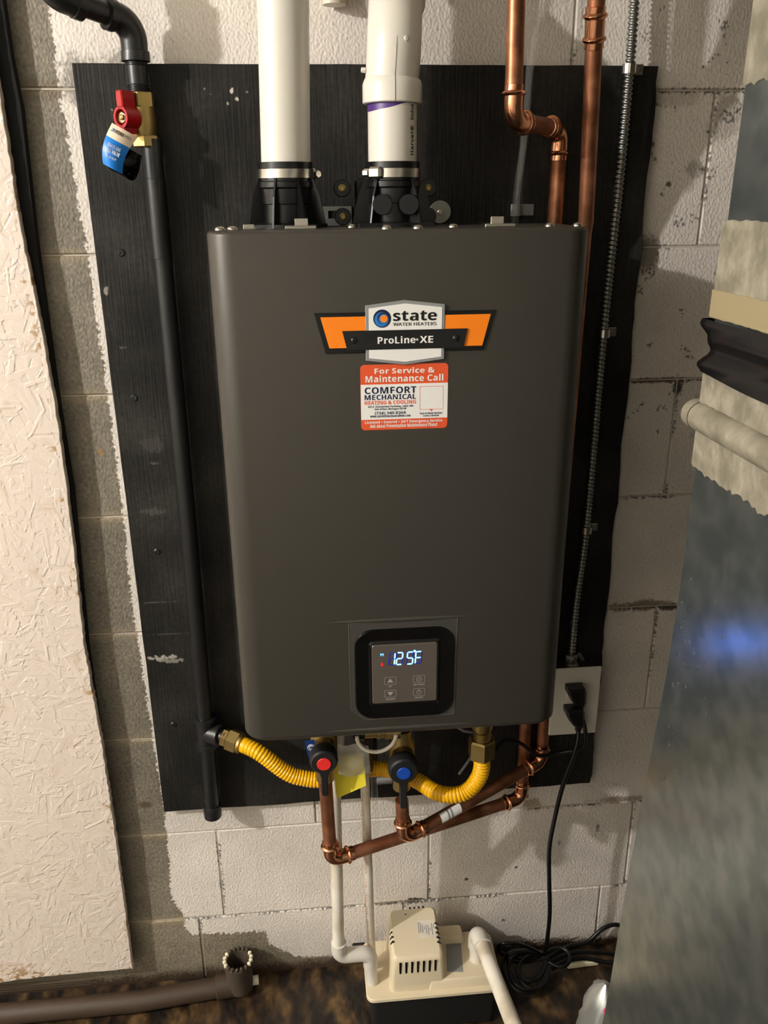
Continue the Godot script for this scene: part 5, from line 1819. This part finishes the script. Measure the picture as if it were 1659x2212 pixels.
func build_pump():
	var t := thing("condensate_pump", "cream condensate pump with vent slots and a black tank on the floor", "pump", Vector3(0.07, 0, 0.10))
	var st := begin()
	loft(st, [[0.001, -0.040, 0.188, 0.048, 0.152, 0.01], [0.006, -0.044, 0.192, 0.044, 0.156, 0.012], [0.094, -0.046, 0.196, 0.042, 0.160, 0.012]], true)
	part("tank", st, M.matte_black, t, "black tank")
	st = begin()
	loft(st, [[0.092, -0.0525, 0.2030, 0.036, 0.1665, 0.014], [0.0925, -0.0532, 0.2037, 0.0355, 0.1672, 0.014], [0.0985, -0.0532, 0.2037, 0.0355, 0.1672, 0.014], [0.1000, -0.0520, 0.2025, 0.037, 0.1660, 0.013]], true)
	part("lip", st, M.pump_plastic, t)
	# low housing on the right
	st = begin()
	loft(st, [[0.099, 0.060, 0.1945, 0.046, 0.1575, 0.008], [0.1185, 0.062, 0.1905, 0.049, 0.1545, 0.008], [0.1205, 0.064, 0.1885, 0.051, 0.1525, 0.007]])
	loft(st, [[0.115, 0.090, 0.146, 0.044, 0.078, 0.006], [0.134, 0.092, 0.142, 0.046, 0.074, 0.006], [0.137, 0.094, 0.140, 0.048, 0.072, 0.005]])
	part("float_housing", st, M.pump_plastic, t)
	# motor cover with a roof that slopes to the front
	st = begin()
	var rings := []
	for lv in [[0.099, 0.099, -0.0085, 0.0960, 0.042, 0.1555, 0.008], [0.155, 0.155, -0.0055, 0.0925, 0.048, 0.1520, 0.009], [0.168, 0.183, -0.0048, 0.0912, 0.0500, 0.1505, 0.010], [0.1745, 0.1925, -0.0022, 0.0885, 0.0530, 0.1478, 0.009], [0.1765, 0.1955, 0.0012, 0.085, 0.0560, 0.1445, 0.008]]:
		var ring := []
		for v in rrect((lv[2] + lv[3]) / 2, (lv[4] + lv[5]) / 2, lv[3] - lv[2], lv[5] - lv[4], lv[6], 5):
			var u := clampf((v.y - lv[4]) / (lv[5] - lv[4]), 0, 1)
			ring.append(Vector3(v.x, lerpf(lv[1], lv[0], u), v.y))
		ring.reverse()
		rings.append(ring)
	skin(st, rings, [], 9.0)
	face(st, rings[4], Vector3.UP)
	part("motor_cover", st, M.pump_plastic, t)
	# vent slots: dark recess strips in the front, the flanks and the back edge
	for i in 7:
		st = begin()
		var x := 0.0105 + i * 0.01085
		box(st, Vector3(x, 0.1535, 0.1520), Vector3(0.0042, 0.030, 0.0016), 0.0004)
		part("vent_slot", st, M.gloss_black, t)
	for i in 3:
		st = begin()
		box(st, Vector3(-0.0005, 0.1803 + 0.0012 * (2 - i), 0.098 + i * 0.0095), Vector3(0.0050, 0.0085, 0.0030), 0.0004, "", Basis(Vector3(0, 0, 1), -0.5))
		part("vent_slot", st, M.gloss_black, t)
	for i in 5:
		st = begin()
		box(st, Vector3(0.0862, 0.1800 + 0.0016 * (4 - i), 0.088 + i * 0.0092), Vector3(0.0050, 0.0085, 0.0030), 0.0004, "", Basis(Vector3(0, 0, 1), 0.5))
		part("vent_slot", st, M.gloss_black, t)
	for i in 4:
		st = begin()
		box(st, Vector3(0.040 + i * 0.0085, 0.1928, 0.0535), Vector3(0.0035, 0.007, 0.0045), 0.0004)
		part("vent_slot", st, M.gloss_black, t)
	# rating label, printed flat on the sloping roof
	var slope := atan2(0.019, 0.0885)
	var bas := Basis(Vector3(1, 0, 0), slope)
	st = begin()
	box(st, roof(0.0665, 0.098), Vector3(0.034, 0.0003, 0.036), 0, "", bas)
	var lab := part("rating_label", st, M.old_pvc, t, "printed rating label")
	var rng := RandomNumberGenerator.new()
	rng.seed = 4
	for i in 9:
		st = begin()
		var x := 0.0515 + i * 0.0036
		var l := rng.randf_range(0.008, 0.024)
		if i in [3, 6]: l = 0.006
		box(st, roof(x, 0.096 + rng.randf_range(-0.004, 0.004)) + Vector3(0, 0.0002, 0), Vector3(0.0016, 0.0003, l), 0, "", bas)
		part("print_line", st, M.gray_print, lab)
	st = begin()
	box(st, roof(0.030, 0.066), Vector3(0.004, 0.0005, 0.0018), 0, "", bas)
	part("dirt_fleck", st, M.terracotta, t)
	# tall label on the low housing
	st = begin()
	box(st, Vector3(0.119, 0.1208, 0.108), Vector3(0.030, 0.0004, 0.064), 0, "", Basis(Vector3.UP, -0.12))
	part("side_label", st, M.gray_print, t)
	# corner feet under the lip of the tank end
	st = begin()
	box(st, Vector3(-0.0600, 0.085, 0.040), Vector3(0.026, 0.016, 0.022), 0.002)
	part("mounting_ear", st, M.matte_black, t)

func build_small():
	var p := thing("floor_pipe", "rusty brown pipe with a toothed cleanout lying along the foot of the wall", "pipe", Vector3(-0.6, 0, 0.055))
	var st := begin()
	tube(st, [Vector3(-1.4, 0.021, 0.066), Vector3(-0.757, 0.021, 0.062), Vector3(-0.49, 0.021, 0.060), Vector3(-0.33, 0.021, 0.042)], 0.0195, 24)
	part("pipe", st, M.rusty_pipe, p)
	st = begin()
	tube(st, [Vector3(-0.345, 0.022, 0.044), Vector3(-0.343, 0.022, 0.0438), Vector3(-0.290, 0.022, 0.038), Vector3(-0.288, 0.022, 0.0378), Vector3(-0.275, 0.022, 0.0365)], [0.020, 0.0235, 0.0235, 0.019, 0.017], 24)
	part("coupling", st, M.rusty_pipe, p)
	st = begin()
	tube(st, [Vector3(-0.276, 0.022, 0.0365), Vector3(-0.262, 0.022, 0.035)], 0.009, 16)
	part("plug_end", st, M.old_pvc, p)
	# its upright cleanout with a toothed rim
	var o := Vector3(-0.298, 0.015, 0.0415)
	st = begin()
	lathe(st, o, Vector3.UP, [Vector2(0.024, 0), Vector2(0.026, 0.012), Vector2(0.026, 0.056), Vector2(0.029, 0.062), Vector2(0.029, 0.070), Vector2(0.0215, 0.070), Vector2(0.0205, 0.03), Vector2(0.0, 0.03)], 36)
	var stub := part("cleanout", st, M.terracotta, p)
	for i in 18:
		var a := TAU * (i + 0.5) / 18
		var d := Vector3(cos(a), 0, sin(a))
		st = begin()
		box(st, o + d * 0.0258 + Vector3(0, 0.0725, 0), Vector3(0.0075, 0.009, 0.0062), 0.0022, "", Basis(d, Vector3.UP, d.cross(Vector3.UP)))
		part("tooth", st, M.old_white if absf(d.x) > 0.72 else M.terracotta, stub)
	# crumpled bag at the lower right, leaning on the casing
	var b := thing("crumpled_bag", "crumpled pink and silver plastic bag standing beside the furnace casing", "bag", Vector3(0.28, 0, 0.43))
	st = begin()
	var rings := []
	var nz := noise(91, 9.0, 3)
	for j in 22:
		var v := j / 21.0
		var y := 0.002 + 0.400 * v
		var r := 0.050 * sqrt(maxf(0.0, 1.0 - pow(v, 5.0))) + 0.003
		var ring := []
		for k in 30:
			var a := TAU * k / 30
			var w := 1.0 + 0.22 * nz.get_noise_3d(cos(a) * 0.5, v * 2.5, sin(a) * 0.5)
			ring.append(Vector3(0.278 + 0.006 * v + cos(a) * r * 0.62 * w, y, 0.410 + 0.010 * v - sin(a) * r * 0.9 * w))
		rings.append(ring)
	skin(st, rings, [], 9.0)
	face(st, rings[0], Vector3.DOWN)
	face(st, rings[21], Vector3.UP)
	part("bag", st, M.foil, b)
	for q in [[0.277, 0.385, 0.453, 0.006, 0.015], [0.283, 0.370, 0.460, 0.007, 0.012], [0.290, 0.395, 0.443, 0.005, 0.014]]:
		st = begin()
		lathe(st, Vector3(q[0], q[1], q[2]), Vector3(-0.2, 0.6, 0.77).normalized(), [Vector2(q[3], -0.004), Vector2(q[3] * 0.9, 0.001), Vector2(q[3] * 0.5, 0.0028), Vector2(0, 0.003)], 14, 0.9)
		part("pink_print", st, M.pink, b)
